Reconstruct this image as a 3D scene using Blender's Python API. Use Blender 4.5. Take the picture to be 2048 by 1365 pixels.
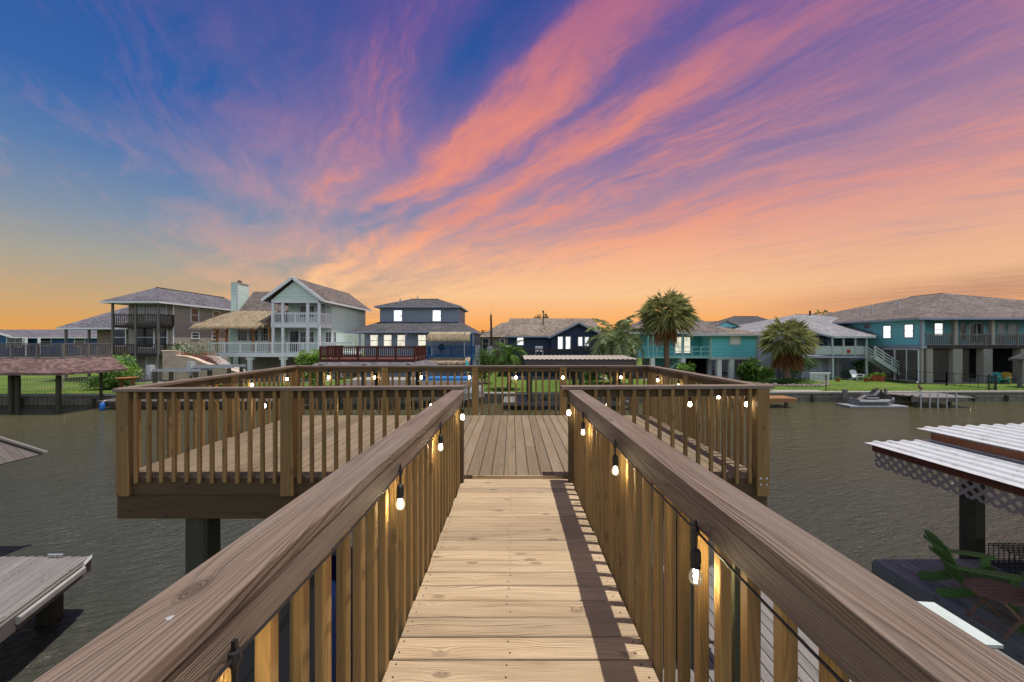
import bpy, math, random
from mathutils import Vector, Matrix
random.seed(7)
R = random.random
def U(a, b): return a + (b - a) * R()
sc = bpy.context.scene
col = sc.collection
for o in list(bpy.data.objects): bpy.data.objects.remove(o)

# ---------------- camera, sun, sky, exposure ----------------
FP = 760.0; CX = 1024.0; CY = 682.0; CH = 4.4     # focal length in photo pixels, principal point, eye height above the water
cam = bpy.data.cameras.new('camera'); cam.lens = FP / 2048 * 36; cam.sensor_width = 36
cam.clip_start = 0.05; cam.clip_end = 5000
co = bpy.data.objects.new('camera', cam); col.objects.link(co)
co.location = (0, 0, CH); co.rotation_euler = (math.radians(90), 0, 0); sc.camera = co
SUND = Vector((-0.20, 0.028, -0.98)).normalized()
sun = bpy.data.lights.new('sun', 'SUN'); sun.energy = 3.25; sun.angle = math.radians(0.5); sun.color = (1.0, 0.945, 0.87)
so = bpy.data.objects.new('sun', sun); col.objects.link(so); so.rotation_euler = SUND.to_track_quat('-Z', 'Y').to_euler()
so.location = (20, -3, 60)
sc.view_settings.view_transform = 'Standard'; sc.view_settings.look = 'None'
sc.view_settings.exposure = 0.6; sc.view_settings.gamma = 1.0; sc.view_settings.use_curve_mapping = False
sc.cycles.max_bounces = 6; sc.cycles.diffuse_bounces = 3; sc.cycles.glossy_bounces = 3; sc.cycles.transmission_bounces = 4
sc.cycles.transparent_max_bounces = 8; sc.cycles.caustics_reflective = False; sc.cycles.caustics_refractive = False
sc.cycles.sample_clamp_indirect = 4.0

def lin(r, g, b):
    f = lambda c: (c / 255 / 12.92) if c <= 10.3 else ((c / 255 + 0.055) / 1.055) ** 2.4
    return (f(r), f(g), f(b), 1.0)

class G:
    """small node-graph helper"""
    def __init__(s, nt): s.nt = nt; s.L = nt.links
    def n(s, t, **kw):
        nd = s.nt.nodes.new(t)
        for k, v in kw.items(): setattr(nd, k, v)
        return nd
    def put(s, sock, v):
        if v is None: return
        if hasattr(v, 'is_linked') or hasattr(v, 'links'): s.L.new(v, sock)
        else:
            try: sock.default_value = v
            except Exception: sock.default_value = tuple(v)[:3]
    def m(s, op, a, b=None, c=None, clamp=False):
        nd = s.n('ShaderNodeMath', operation=op, use_clamp=clamp)
        s.put(nd.inputs[0], a); s.put(nd.inputs[1], b); s.put(nd.inputs[2], c)
        return nd.outputs[0]
    def vm(s, op, a, b=None):
        nd = s.n('ShaderNodeVectorMath', operation=op); s.put(nd.inputs[0], a); s.put(nd.inputs[1], b); return nd.outputs[0]
    def xyz(s, x, y, z):
        nd = s.n('ShaderNodeCombineXYZ'); s.put(nd.inputs[0], x); s.put(nd.inputs[1], y); s.put(nd.inputs[2], z); return nd.outputs[0]
    def sep(s, v):
        nd = s.n('ShaderNodeSeparateXYZ'); s.put(nd.inputs[0], v); return nd.outputs
    def noise(s, v, sc=1.0, det=2.0, rough=0.5, dist=0.0, dim='3D'):
        nd = s.n('ShaderNodeTexNoise', noise_dimensions=dim); s.put(nd.inputs['Vector'], v)
        nd.inputs['Scale'].default_value = sc; nd.inputs['Detail'].default_value = det
        nd.inputs['Roughness'].default_value = rough; nd.inputs['Distortion'].default_value = dist
        return nd.outputs['Fac']
    def vor(s, v, sc=1.0, feat='F1', dim='3D', out='Distance'):
        nd = s.n('ShaderNodeTexVoronoi', feature=feat, voronoi_dimensions=dim); s.put(nd.inputs['Vector'], v)
        nd.inputs['Scale'].default_value = sc; return nd.outputs[out]
    def white(s, v, dim='1D'):
        nd = s.n('ShaderNodeTexWhiteNoise', noise_dimensions=dim)
        s.put(nd.inputs['W'] if dim == '1D' else nd.inputs['Vector'], v); return nd.outputs['Value']
    def ss(s, x, a, b, lo=0.0, hi=1.0):
        nd = s.n('ShaderNodeMapRange', interpolation_type='SMOOTHSTEP'); s.put(nd.inputs[0], x)
        nd.inputs[1].default_value = a; nd.inputs[2].default_value = b; nd.inputs[3].default_value = lo; nd.inputs[4].default_value = hi
        return nd.outputs[0]
    def mr(s, x, a, b, lo=0.0, hi=1.0):
        nd = s.n('ShaderNodeMapRange'); s.put(nd.inputs[0], x)
        nd.inputs[1].default_value = a; nd.inputs[2].default_value = b; nd.inputs[3].default_value = lo; nd.inputs[4].default_value = hi
        return nd.outputs[0]
    def mix(s, f, a, b, mode='MIX'):
        nd = s.n('ShaderNodeMix', data_type='RGBA', blend_type=mode); s.put(nd.inputs[0], f)
        s.put(nd.inputs[6], a); s.put(nd.inputs[7], b); return nd.outputs[2]
    def ramp(s, f, stops, interp='LINEAR'):
        nd = s.n('ShaderNodeValToRGB'); cr = nd.color_ramp; cr.interpolation = interp
        while len(cr.elements) > 1: cr.elements.remove(cr.elements[-1])
        cr.elements[0].position = stops[0][0]; cr.elements[0].color = stops[0][1]
        for p, c in stops[1:]:
            e = cr.elements.new(p); e.color = c
        s.put(nd.inputs[0], f); return nd.outputs[0]
    def bump(s, h, st=0.3, dist=0.01, nrm=None):
        nd = s.n('ShaderNodeBump'); nd.inputs['Strength'].default_value = st; nd.inputs['Distance'].default_value = dist
        s.put(nd.inputs['Height'], h); s.put(nd.inputs['Normal'], nrm); return nd.outputs[0]

def make_world():
    w = bpy.data.worlds.new('World'); sc.world = w; w.use_nodes = True; nt = w.node_tree; nt.nodes.clear(); g = G(nt)
    tc = g.n('ShaderNodeTexCoord').outputs['Generated']
    d = g.vm('NORMALIZE', tc); X, Y, Z = g.sep(d)
    Zc = g.m('MAXIMUM', Z, 0.0)
    base = g.ramp(Zc, [(0.0, lin(232, 158, 76)), (0.03, lin(222, 163, 92)), (0.075, lin(202, 167, 122)), (0.15, lin(168, 163, 150)),
                       (0.225, lin(132, 148, 168)), (0.32, lin(92, 126, 174)), (0.42, lin(58, 102, 170)), (0.54, lin(48, 90, 160)), (0.68, lin(48, 78, 150)), (1.0, lin(40, 64, 140))])
    # right-hand side of the sky is more violet
    hl = g.m('SQRT', g.m('ADD', g.m('MULTIPLY', X, X), g.m('MULTIPLY', Y, Y)))
    az = g.m('DIVIDE', X, g.m('MAXIMUM', hl, 0.01))
    rv = g.m('MULTIPLY', g.ss(az, 0.0, 0.75), g.ss(Z, 0.12, 0.35))
    base = g.mix(g.m('MULTIPLY', rv, 0.6), base, lin(96, 94, 152))
    rl = g.m('MULTIPLY', g.ss(az, 0.15, 0.8), g.ss(Z, 0.16, 0.03))
    base = g.mix(g.m('MULTIPLY', rl, 0.5), base, lin(192, 124, 86))
    # cirrus laid out on a high plane, streaks run along one compass direction
    zz = g.m('ADD', g.m('MAXIMUM', Z, 0.0), 0.05)
    px = g.m('DIVIDE', X, zz); py = g.m('DIVIDE', Y, zz)
    s_ = g.m('ADD', g.m('MULTIPLY', px, 0.798), g.m('MULTIPLY', py, 0.603))
    t_ = g.m('ADD', g.m('MULTIPLY', px, -0.603), g.m('MULTIPLY', py, 0.798))
    warp = g.m('SUBTRACT', g.noise(g.xyz(g.m('MULTIPLY', s_, 1.3), g.m('MULTIPLY', t_, 0.9), 3.1), 1.0, 3.0), 0.5)
    warp2 = g.m('SUBTRACT', g.noise(g.xyz(g.m('MULTIPLY', s_, 4.0), g.m('MULTIPLY', t_, 2.6), 8.1), 1.0, 3.0), 0.5)
    s2 = g.m('ADD', g.m('ADD', s_, g.m('MULTIPLY', warp, 0.55)), g.m('MULTIPLY', warp2, 0.16))
    broad = g.noise(g.xyz(g.m('MULTIPLY', s2, 1.6), g.m('MULTIPLY', t_, 0.62), 1.7), 1.0, 3.0, 0.55)
    mid = g.noise(g.xyz(g.m('MULTIPLY', s2, 5.0), g.m('MULTIPLY', t_, 1.3), 9.3), 1.0, 6.0, 0.66)
    fine = g.noise(g.xyz(g.m('MULTIPLY', s2, 17.0), g.m('MULTIPLY', t_, 3.4), 5.0), 1.0, 6.0, 0.7)
    gv = lambda v: (v, v, v, 1)
    cover = g.ramp(g.mr(g.m('ADD', s_, g.m('MULTIPLY', warp, 0.25)), -0.6, 5.4), [(0.0, gv(0)), (0.06, gv(.20)), (0.09, gv(.40)), (0.14, gv(.46)), (0.175, gv(.60)), (0.195, gv(.56)), (0.21, gv(.48)), (0.228, gv(.70)), (0.245, gv(.90)),
                    (0.262, gv(.84)), (0.28, gv(.66)), (0.30, gv(.78)), (0.317, gv(.84)), (0.345, gv(.62)), (0.385, gv(.70)), (0.433, gv(.56)), (0.50, gv(.68)), (0.60, gv(.82)), (1.0, gv(.84))])
    lf = g.ss(g.m('ADD', az, g.m('MULTIPLY', g.m('SUBTRACT', broad, .5), 1.5)), -0.90, -0.42)
    cover = g.m('MULTIPLY', cover, g.m('MAXIMUM', lf, 0.02))
    gap = g.m('MULTIPLY', g.ss(g.m('ABSOLUTE', g.m('SUBTRACT', s_, 0.66)), 0.15, 0.03), g.ss(Z, 0.50, 0.62))
    cover = g.m('SUBTRACT', cover, g.m('MULTIPLY', gap, 0.5))
    tex = g.m('ADD', g.m('ADD', g.m('MULTIPLY', broad, 0.55), g.m('MULTIPLY', mid, 0.85)), g.m('MULTIPLY', fine, 0.42))
    dens = g.m('ADD', g.m('SUBTRACT', tex, 1.16), cover)
    low_ = g.m('MULTIPLY', g.ss(Z, 0.44, 0.12), g.ss(az, -0.55, -0.05))
    dens = g.mr(g.m('ADD', dens, g.m('MULTIPLY', low_, 0.26)), -0.24, 0.74)
    dens = g.m('MULTIPLY', g.m('MULTIPLY', dens, 0.92, clamp=True), g.ss(Z, -0.03, 0.05))
    warm = g.ramp(Zc, [(0.0, lin(250, 152, 68)), (0.05, lin(255, 178, 104)), (0.12, lin(255, 202, 148)), (0.20, lin(254, 184, 140)), (0.30, lin(244, 152, 122)), (0.40, lin(242, 148, 120)), (0.52, lin(230, 138, 124)), (0.64, lin(190, 112, 138)), (0.8, lin(120, 80, 150))])
    pink = g.ramp(Zc, [(0.0, lin(236, 156, 92)), (0.10, lin(236, 178, 140)), (0.22, lin(216, 164, 152)), (0.34, lin(204, 150, 156)), (0.48, lin(168, 120, 156)), (0.62, lin(120, 90, 158)), (0.9, lin(100, 80, 150))])
    core = g.ss(g.m('ADD', g.m('ADD', g.m('SUBTRACT', mid, 0.44), g.m('MULTIPLY', g.m('SUBTRACT', fine, 0.5), 0.5)), g.m('MULTIPLY', g.m('SUBTRACT', cover, 0.66), 1.2)), -0.12, 0.36)
    side = g.ss(az, 0.70, 0.25, 0.50, 1.0)
    cc = g.mix(g.m('MULTIPLY', core, side), pink, warm)
    cc = g.mix(g.m('MULTIPLY', g.m('MULTIPLY', low_, 0.9), g.ss(az, 0.75, 0.25)), cc, warm)
    sky = g.mix(dens, base, cc)
    # smoky band low on the right
    band = g.m('MULTIPLY', g.ss(g.m('ABSOLUTE', g.m('SUBTRACT', Z, g.m('ADD', 0.02, g.m('MULTIPLY', az, 0.085)))), 0.045, 0.0), g.ss(az, 0.45, 0.85))
    sky = g.mix(g.m('MULTIPLY', g.m('MULTIPLY', band, g.mr(mid, .35, .65, .4, 1.0)), 0.6), sky, lin(122, 92, 104))
    # bright haze band added low behind the photographer to fill shaded fronts
    nz = g.n('ShaderNodeTexSky', sky_type='NISHITA', sun_disc=False)
    nz.sun_elevation = math.radians(78); nz.sun_rotation = math.radians(98); nz.air_density = 1.3; nz.dust_density = 2.5
    b1 = g.n('ShaderNodeBackground'); g.put(b1.inputs[0], sky); b1.inputs[1].default_value = 0.66
    b2 = g.n('ShaderNodeBackground'); hs = g.n('ShaderNodeHueSaturation'); hs.inputs['Saturation'].default_value = 0.45; g.put(hs.inputs['Color'], nz.outputs[0]); g.put(b2.inputs[0], hs.outputs[0]); b2.inputs[1].default_value = 0.15
    back = g.m('MULTIPLY', g.ss(Y, 0.12, -0.20), g.ss(Z, 0.80, 0.50))
    mx = g.n('ShaderNodeMixShader'); g.L.new(back, mx.inputs[0]); g.L.new(b1.outputs[0], mx.inputs[1]); g.L.new(b2.outputs[0], mx.inputs[2])
    out = g.n('ShaderNodeOutputWorld'); g.L.new(mx.outputs[0], out.inputs[0])
make_world()

# ---------------- materials ----------------
MATS = {}
def newmat(name, rough=0.6, spec=0.4, metal=0.0):
    m = bpy.data.materials.new(name); m.use_nodes = True; g = G(m.node_tree)
    b = m.node_tree.nodes['Principled BSDF']; b.inputs['Roughness'].default_value = rough
    b.inputs['Specular IOR Level'].default_value = spec; b.inputs['Metallic'].default_value = metal
    return m, g, b
def scl(c, k): return (c[0] * k, c[1] * k, c[2] * k, 1)
def wood(name, light, dark, knot=None, contrast=1.0, ringf=60.0, rough=0.75, weather=0.0, wcol=(.3, .3, .3, 1), knots=1.0, tone=0.25, bump=0.35):
    m, g, b = newmat(name, rough, 0.25)
    at = g.n('ShaderNodeAttribute', attribute_name='grain').outputs['Vector']; a, c, r = g.sep(at)
    ra = g.m('MULTIPLY', r, 61.7); rb = g.m('MULTIPLY', r, 23.3)
    kv = g.xyz(g.m('ADD', g.m('MULTIPLY', a, 1.9), ra), g.m('ADD', g.m('MULTIPLY', c, 4.2), rb), 0.0)
    kd = g.vor(kv, 1.0, dim='2D')
    kb = g.m('MULTIPLY', g.m('POWER', 2.718, g.m('MULTIPLY', kd, -13.0)), 16.0 * knots)
    low = g.noise(g.xyz(g.m('ADD', g.m('MULTIPLY', a, 0.8), ra), g.m('ADD', g.m('MULTIPLY', c, 7.0), rb), r), 1.0, 1.5)
    q = g.m('ADD', g.m('ADD', g.m('MULTIPLY', c, ringf * 4.2), g.m('MULTIPLY', low, 46.0)), kb)
    st = g.noise(g.xyz(g.m('MULTIPLY', a, 1.1), g.m('ADD', g.m('MULTIPLY', q, .55), rb), r), 1.0, 4.0, 0.65)
    fine = g.noise(g.xyz(g.m('MULTIPLY', a, 7.0), g.m('MULTIPLY', c, 600.0), rb), 1.0, 3.0, 0.6)
    sn = g.m('POWER', g.m('ADD', g.m('MULTIPLY', g.m('SINE', g.m('MULTIPLY', q, 2.1)), 0.5), 0.5), 2.2)
    amp = g.ss(g.noise(g.xyz(g.m('MULTIPLY', a, 1.6), g.m('MULTIPLY', c, 22.0), rb), 1.0, 2.0), 0.3, 0.7, 0.15, 1.0)
    grain = g.m('ADD', g.m('MULTIPLY', g.ss(st, 0.42, 0.68), 0.55), g.m('MULTIPLY', g.m('MULTIPLY', sn, amp), 0.55))
    crack = g.ss(g.noise(g.xyz(g.m('MULTIPLY', a, 2.6), g.m('MULTIPLY', c, 260.0), g.m('ADD', rb, 4.0)), 1.0, 2.0), 0.70, 0.78)
    grain = g.m('ADD', g.m('ADD', g.m('MULTIPLY', grain, 0.85), g.m('MULTIPLY', g.m('SUBTRACT', fine, 0.5), 0.6)), g.m('MULTIPLY', crack, .5 * (1 + bump)))
    grain = g.m('MULTIPLY', grain, contrast, clamp=True)
    cl = g.mix(grain, light, dark)
    ksel = g.ss(g.vor(kv, 1.0, dim='2D', out='Color'), 0.30, 0.42)
    kr = g.m('ADD', 0.6, g.m('MULTIPLY', g.m('SINE', g.m('MULTIPLY', kd, 260.0)), 0.35))
    km = g.m('MULTIPLY', g.m('MULTIPLY', g.m('MULTIPLY', g.ss(kd, 0.105, 0.045), kr), ksel), min(1.0, knots))
    cl = g.mix(g.m('MULTIPLY', km, 0.75), cl, knot or scl(dark, 0.45))
    blot = g.noise(g.xyz(g.m('ADD', g.m('MULTIPLY', a, 1.3), rb), g.m('MULTIPLY', c, 5.0), r), 1.0, 4.0, 0.6)
    if weather > 0: cl = g.mix(g.m('MULTIPLY', g.ss(blot, 0.42, 0.66), weather), cl, wcol)
    tn = g.m('ADD', 1.0 - tone / 2, g.m('MULTIPLY', g.white(r), tone))
    tn = g.m('MULTIPLY', tn, g.mr(blot, 0.25, 0.75, 0.88, 1.12))
    cl = g.mix(1.0, cl, g.xyz(tn, tn, tn), 'MULTIPLY')
    g.put(b.inputs['Base Color'], cl)
    g.put(b.inputs['Normal'], g.bump(g.m('SUBTRACT', g.m('MULTIPLY', fine, 0.5), g.m('ADD', grain, km)), bump, 0.003))
    MATS[name] = m; return m
def plain(name, c, rough=0.6, spec=0.4, metal=0.0, var=0.12, sc_=3.0, bump=0.0, dirt=None, dirtk=0.3):
    m, g, b = newmat(name, rough, spec, metal)
    p = g.n('ShaderNodeTexCoord').outputs['Object']
    n1 = g.noise(p, sc_, 5.0, 0.6)
    k = g.mr(n1, 0.25, 0.75, 1 - var, 1 + var)
    cl = g.mix(1.0, c, g.xyz(k, k, k), 'MULTIPLY')
    if dirt: cl = g.mix(g.m('MULTIPLY', g.ss(g.noise(p, sc_ * 2.3, 6.0, 0.7), 0.5, 0.75), dirtk), cl, dirt)
    g.put(b.inputs['Base Color'], cl)
    if bump: g.put(b.inputs['Normal'], g.bump(g.noise(p, sc_ * 8, 4.0), bump, 0.02))
    MATS[name] = m; return m
def siding(name, c, lap=0.16, var=0.08):
    m, g, b = newmat(name, 0.6, 0.3)
    p = g.n('ShaderNodeTexCoord').outputs['Object']; x, y, z = g.sep(p)
    f = g.m('FRACT', g.m('DIVIDE', z, lap))
    row = g.m('FLOOR', g.m('DIVIDE', z, lap))
    k = g.mr(g.noise(g.xyz(g.m('MULTIPLY', x, .6), g.m('MULTIPLY', y, .6), g.m('MULTIPLY', row, 3.7)), 1.0, 4.0), 0.25, 0.75, 1 - var, 1 + var)
    cl = g.mix(1.0, c, g.xyz(k, k, k), 'MULTIPLY')
    st = g.ss(g.noise(g.xyz(g.m('MULTIPLY', x, 1.7), g.m('MULTIPLY', y, 1.7), g.m('MULTIPLY', z, .35)), 1.0, 5.0, .65), .5, .8)
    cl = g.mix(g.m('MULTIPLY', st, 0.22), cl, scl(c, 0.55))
    cl = g.mix(g.ss(f, 0.34, 0.04), cl, scl(c, 0.55))  # shadow under each lap painted in as a darker band
    g.put(b.inputs['Base Color'], cl); g.put(b.inputs['Normal'], g.bump(g.m('SUBTRACT', 1.0, f), 0.6, 0.02))
    MATS[name] = m; return m
def shingle(name, c1, c2, row=0.14):
    m, g, b = newmat(name, 0.9, 0.15)
    p = g.n('ShaderNodeTexCoord').outputs['Object']; x, y, z = g.sep(p)
    u = g.m('ADD', g.m('ADD', x, g.m('MULTIPLY', y, 0.0)), 0.0)
    rw = g.m('FLOOR', g.m('DIVIDE', g.m('MULTIPLY', z, 2.2), row))
    cell = g.white(g.xyz(g.m('FLOOR', g.m('ADD', g.m('MULTIPLY', x, 4.3), g.m('MULTIPLY', rw, .37))), g.m('FLOOR', g.m('MULTIPLY', y, 4.3)), rw), '3D')
    blot = g.noise(p, 0.55, 5.0, 0.65)
    gr = g.noise(p, 22.0, 3.0, 0.7)
    f = g.m('ADD', g.m('ADD', g.m('MULTIPLY', cell, 0.45), g.m('MULTIPLY', blot, 0.6)), g.m('MULTIPLY', g.m('SUBTRACT', gr, .5), .6))
    cl = g.mix(g.ss(f, 0.2, 0.95), c1, c2)
    fr = g.m('FRACT', g.m('DIVIDE', g.m('MULTIPLY', z, 2.2), row))
    cl = g.mix(g.m('MULTIPLY', g.ss(fr, 0.2, 0.0), 0.45), cl, scl(c1, 0.4))
    g.put(b.inputs['Base Color'], cl); g.put(b.inputs['Normal'], g.bump(g.m('ADD', gr, g.m('MULTIPLY', fr, -0.6)), 0.4, 0.02))
    MATS[name] = m; return m
def glow(name, c, s):
    m, g, b = newmat(name, 0.3, 0.5); b.inputs['Base Color'].default_value = (.5, .5, .48, 1)
    b.inputs['Emission Color'].default_value = c; b.inputs['Emission Strength'].default_value = s
    MATS[name] = m; return m
def glarepane(name, c, s):  # emission stands for bright reflections in the panes, no lamps behind
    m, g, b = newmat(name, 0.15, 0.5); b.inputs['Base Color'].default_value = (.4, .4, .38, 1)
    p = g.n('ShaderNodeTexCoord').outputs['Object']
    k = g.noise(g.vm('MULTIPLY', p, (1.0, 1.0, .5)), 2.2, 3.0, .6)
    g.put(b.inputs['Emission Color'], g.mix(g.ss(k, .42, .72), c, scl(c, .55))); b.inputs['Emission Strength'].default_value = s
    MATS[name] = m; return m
def leafmat(name, c1, c2, trans=0.25, rough=0.5, sc_=1.3):
    m, g, b = newmat(name, rough, 0.35)
    p = g.n('ShaderNodeTexCoord').outputs['Object']
    at = g.n('ShaderNodeAttribute', attribute_name='grain').outputs['Vector']; a, c, r = g.sep(at)
    f = g.m('ADD', g.m('MULTIPLY', g.white(r), 0.7), g.m('MULTIPLY', g.noise(p, sc_, 3.0), 0.5))
    cl = g.mix(g.ss(f, 0.25, 0.95), c1, c2); g.put(b.inputs['Base Color'], cl)
    tr = g.n('ShaderNodeBsdfTranslucent'); g.put(tr.inputs[0], cl)
    mx = g.n('ShaderNodeMixShader'); mx.inputs[0].default_value = trans
    g.L.new(b.outputs[0], mx.inputs[1]); g.L.new(tr.outputs[0], mx.inputs[2])
    g.L.new(mx.outputs[0], m.node_tree.nodes['Material Output'].inputs[0])
    MATS[name] = m; return m

# walkway pine, weathered rail caps, deck boards, balusters ...
wood('pine', lin(178, 158, 128), lin(98, 76, 54), knot=lin(50, 33, 22), ringf=90, knots=1.0, tone=.42, contrast=1.25, weather=.45, wcol=lin(132, 112, 86))
wood('capwood', lin(126, 109, 95), lin(64, 51, 42), knot=lin(48, 34, 26), ringf=72, weather=.5, wcol=lin(118, 108, 98), tone=.10, contrast=1.25, bump=.8)
wood('deckwood', lin(128, 112, 88), lin(80, 66, 48), knot=lin(64, 44, 34), ringf=70, weather=.4, wcol=lin(112, 103, 93), tone=.40, contrast=1.1)
wood('balwood', lin(148, 118, 74), lin(98, 74, 42), knot=lin(56, 38, 24), ringf=80, weather=.4, wcol=lin(98, 88, 56), tone=.45, contrast=1.05)
wood('rimwood', lin(92, 74, 50), lin(58, 44, 29), knot=lin(36, 26, 18), ringf=56, weather=.4, wcol=lin(68, 62, 44), tone=.2)
wood('greywood', lin(124, 120, 115), lin(76, 72, 69), knot=lin(70, 66, 62), ringf=70, tone=.28, contrast=1.1)
wood('darkdock', lin(140, 144, 136), lin(84, 88, 84), ringf=70, tone=.35)
wood('oldgrey', lin(100, 94, 90), lin(62, 57, 54), ringf=50, tone=.25)
wood('brownstain', lin(92, 50, 38), lin(58, 30, 24), ringf=50, tone=.2)
wood('darkdeck', lin(66, 56, 52), lin(40, 34, 32), ringf=50, tone=.2)
wood('bluepaintwood', lin(34, 82, 128), lin(26, 62, 100), ringf=40, tone=.12, contrast=.5, knots=.2)
wood('orangewood', lin(146, 108, 74), lin(104, 72, 46), ringf=50, tone=.2)
wood('pilewood', lin(74, 74, 58), lin(40, 42, 36), ringf=40, tone=.2, weather=.4, wcol=lin(46, 54, 44))
wood('logwood', lin(160, 108, 66), lin(110, 68, 40), ringf=40, tone=.2)
wood('greenpaint', lin(94, 134, 70), lin(74, 112, 54), ringf=40, tone=.12, contrast=.5, knots=.1, rough=.6, weather=.4, wcol=lin(90, 112, 72))
wood('tealpaint', lin(70, 160, 160), lin(52, 130, 132), ringf=40, tone=.12, contrast=.5, knots=.1, rough=.5)
wood('yellowpaint', lin(206, 170, 60), lin(170, 132, 40), ringf=40, tone=.12, contrast=.5, knots=.1, rough=.5)
wood('brownpaint', lin(132, 104, 86), lin(92, 70, 58), ringf=40, tone=.15)
plain('whitepaint', lin(222, 224, 226), var=.07)
plain('palepaint', lin(178, 188, 184), var=.10, dirt=lin(140, 146, 140))
plain('trimgrey', lin(150, 156, 168), var=.08)
plain('tealtrim', lin(150, 200, 200), var=.06)
plain('stucco', lin(196, 176, 156), rough=.95, spec=.1, var=.14, sc_=1.2, bump=.5, dirt=lin(120, 104, 92), dirtk=.5)
plain('concrete', lin(150, 146, 138), rough=.95, spec=.1, var=.12, sc_=2.0, bump=.3, dirt=lin(104, 100, 92))
plain('bulkheadmat', lin(122, 122, 112), rough=.9, spec=.15, var=.2, sc_=1.5, bump=.4, dirt=lin(50, 54, 40), dirtk=.7)
plain('blackrubber', (.012, .012, .013, 1), rough=.5, var=.1)
plain('blackmetal', (.02, .02, .022, 1), rough=.4, metal=.3)
plain('galv', lin(176, 180, 184), rough=.4, metal=.6, var=.1)
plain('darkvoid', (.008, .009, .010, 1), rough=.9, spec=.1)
plain('louver', lin(84, 76, 74), rough=.8, var=.15)
plain('whitemetal', lin(184, 187, 188), rough=.4, spec=.4, var=.08, dirt=lin(126, 126, 120), dirtk=.8)
plain('creammetal', lin(168, 160, 146), rough=.45, spec=.4, var=.08, dirt=lin(150, 140, 125), dirtk=.4)
plain('brownfascia', lin(150, 100, 76), rough=.9, spec=.1, var=.2, sc_=4, dirt=lin(100, 66, 50), dirtk=.5)
plain('peelpaint', lin(150, 160, 166), rough=.8, var=.2, sc_=8, dirt=lin(104, 80, 66), dirtk=.9)
plain('latticebrown', lin(128, 118, 116), rough=.8, var=.12, sc_=6)
plain('bluecover', lin(40, 112, 168), rough=.6, var=.2, sc_=2)
plain('navyhull', lin(16, 28, 62), rough=.25, spec=.5, var=.1)
plain('graycloth', lin(120, 122, 126), rough=.9, var=.15)
plain('bluefloat', lin(36, 100, 176), rough=.4, var=.1)
plain('tealplastic', lin(40, 176, 186), rough=.4)
plain('redpaint', lin(170, 50, 36), rough=.6)
plain('terracotta', lin(160, 84, 56), rough=.85, var=.2)
plain('skinnybird', lin(120, 100, 86), rough=.9, var=.2, sc_=20)
plain('rock', lin(120, 112, 102), rough=.95, var=.3, sc_=3, bump=.6)
plain('trunkbark', lin(112, 92, 76), rough=.95, spec=.1, var=.3, sc_=9, bump=.8)
plain('palegrey', lin(150, 150, 146), rough=.8, var=.2, sc_=6)
plain('screw', (.03, .03, .03, 1), rough=.4, metal=.8)
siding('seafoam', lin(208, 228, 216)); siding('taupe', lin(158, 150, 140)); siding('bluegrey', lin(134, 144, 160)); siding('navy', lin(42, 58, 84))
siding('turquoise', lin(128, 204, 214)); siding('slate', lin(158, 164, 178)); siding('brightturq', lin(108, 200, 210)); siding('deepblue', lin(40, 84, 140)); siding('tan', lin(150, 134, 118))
shingle('shingrey', lin(74, 73, 80), lin(122, 118, 122)); shingle('shinbrown', lin(76, 70, 67), lin(128, 117, 110)); shingle('shinlight', lin(106, 106, 108), lin(152, 150, 150))
shingle('shinred', lin(80, 63, 60), lin(132, 110, 104)); shingle('shindark', lin(58, 58, 62), lin(98, 96, 96)); shingle('shintan', lin(88, 80, 72), lin(148, 134, 120))
glarepane('glarewhite', (1, 1, 1, 1), .92); glarepane('glarecream', (1, .93, .72, 1), .54)
glow('bulbglow', (1.0, .83, .54, 1), 34.0); glow('filament', (1.0, .80, .48, 1), 520.0)
def glassmat():
    m, g, b = newmat('glass', 0.06, 0.6); b.inputs['Base Color'].default_value = (.035, .045, .06, 1); MATS['glass'] = m
    m, g, b = newmat('shadeglass', 0.2, 0.5)
    p = g.n('ShaderNodeTexCoord').outputs['Object']; z = g.sep(p)[2]
    f = g.m('FRACT', g.m('MULTIPLY', z, 16.0)); g.put(b.inputs['Base Color'], g.mix(g.ss(f, .3, .0), lin(170, 174, 176), lin(120, 124, 128))); MATS['blindpane'] = m
glassmat()
def clearglass(nm, es):
    m = bpy.data.materials.new(nm); m.use_nodes = True; g = G(m.node_tree); m.node_tree.nodes.clear()
    lw = g.n('ShaderNodeLayerWeight'); lw.inputs[0].default_value = .35
    tr = g.n('ShaderNodeBsdfTransparent'); tr.inputs[0].default_value = (1, .97, .9, 1); gl = g.n('ShaderNodeBsdfGlossy'); gl.inputs['Roughness'].default_value = .05
    em = g.n('ShaderNodeEmission'); em.inputs[0].default_value = (1, .85, .6, 1); em.inputs[1].default_value = es
    m1 = g.n('ShaderNodeMixShader'); g.L.new(lw.outputs['Facing'], m1.inputs[0]); g.L.new(tr.outputs[0], m1.inputs[1]); g.L.new(gl.outputs[0], m1.inputs[2])
    ad = g.n('ShaderNodeMixShader'); ad.inputs[0].default_value = .35; g.L.new(m1.outputs[0], ad.inputs[1]); g.L.new(em.outputs[0], ad.inputs[2])
    o = g.n('ShaderNodeOutputMaterial'); g.L.new(ad.outputs[0], o.inputs[0]); MATS[nm] = m
clearglass('clearglass', .30); clearglass('litglass', 1.3)
leafmat('sabal', lin(84, 96, 54), lin(196, 194, 130), .35, .3); leafmat('sabaldead', lin(120, 78, 46), lin(150, 104, 66), .2)
leafmat('queen', lin(92, 108, 66), lin(180, 188, 136), .2, .4); leafmat('youngpalm', lin(52, 92, 34), lin(122, 150, 66), .25, .4)
leafmat('bushgreen', lin(40, 72, 26), lin(96, 130, 52), .25); leafmat('bushlight', lin(90, 130, 50), lin(160, 190, 96), .3)
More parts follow.
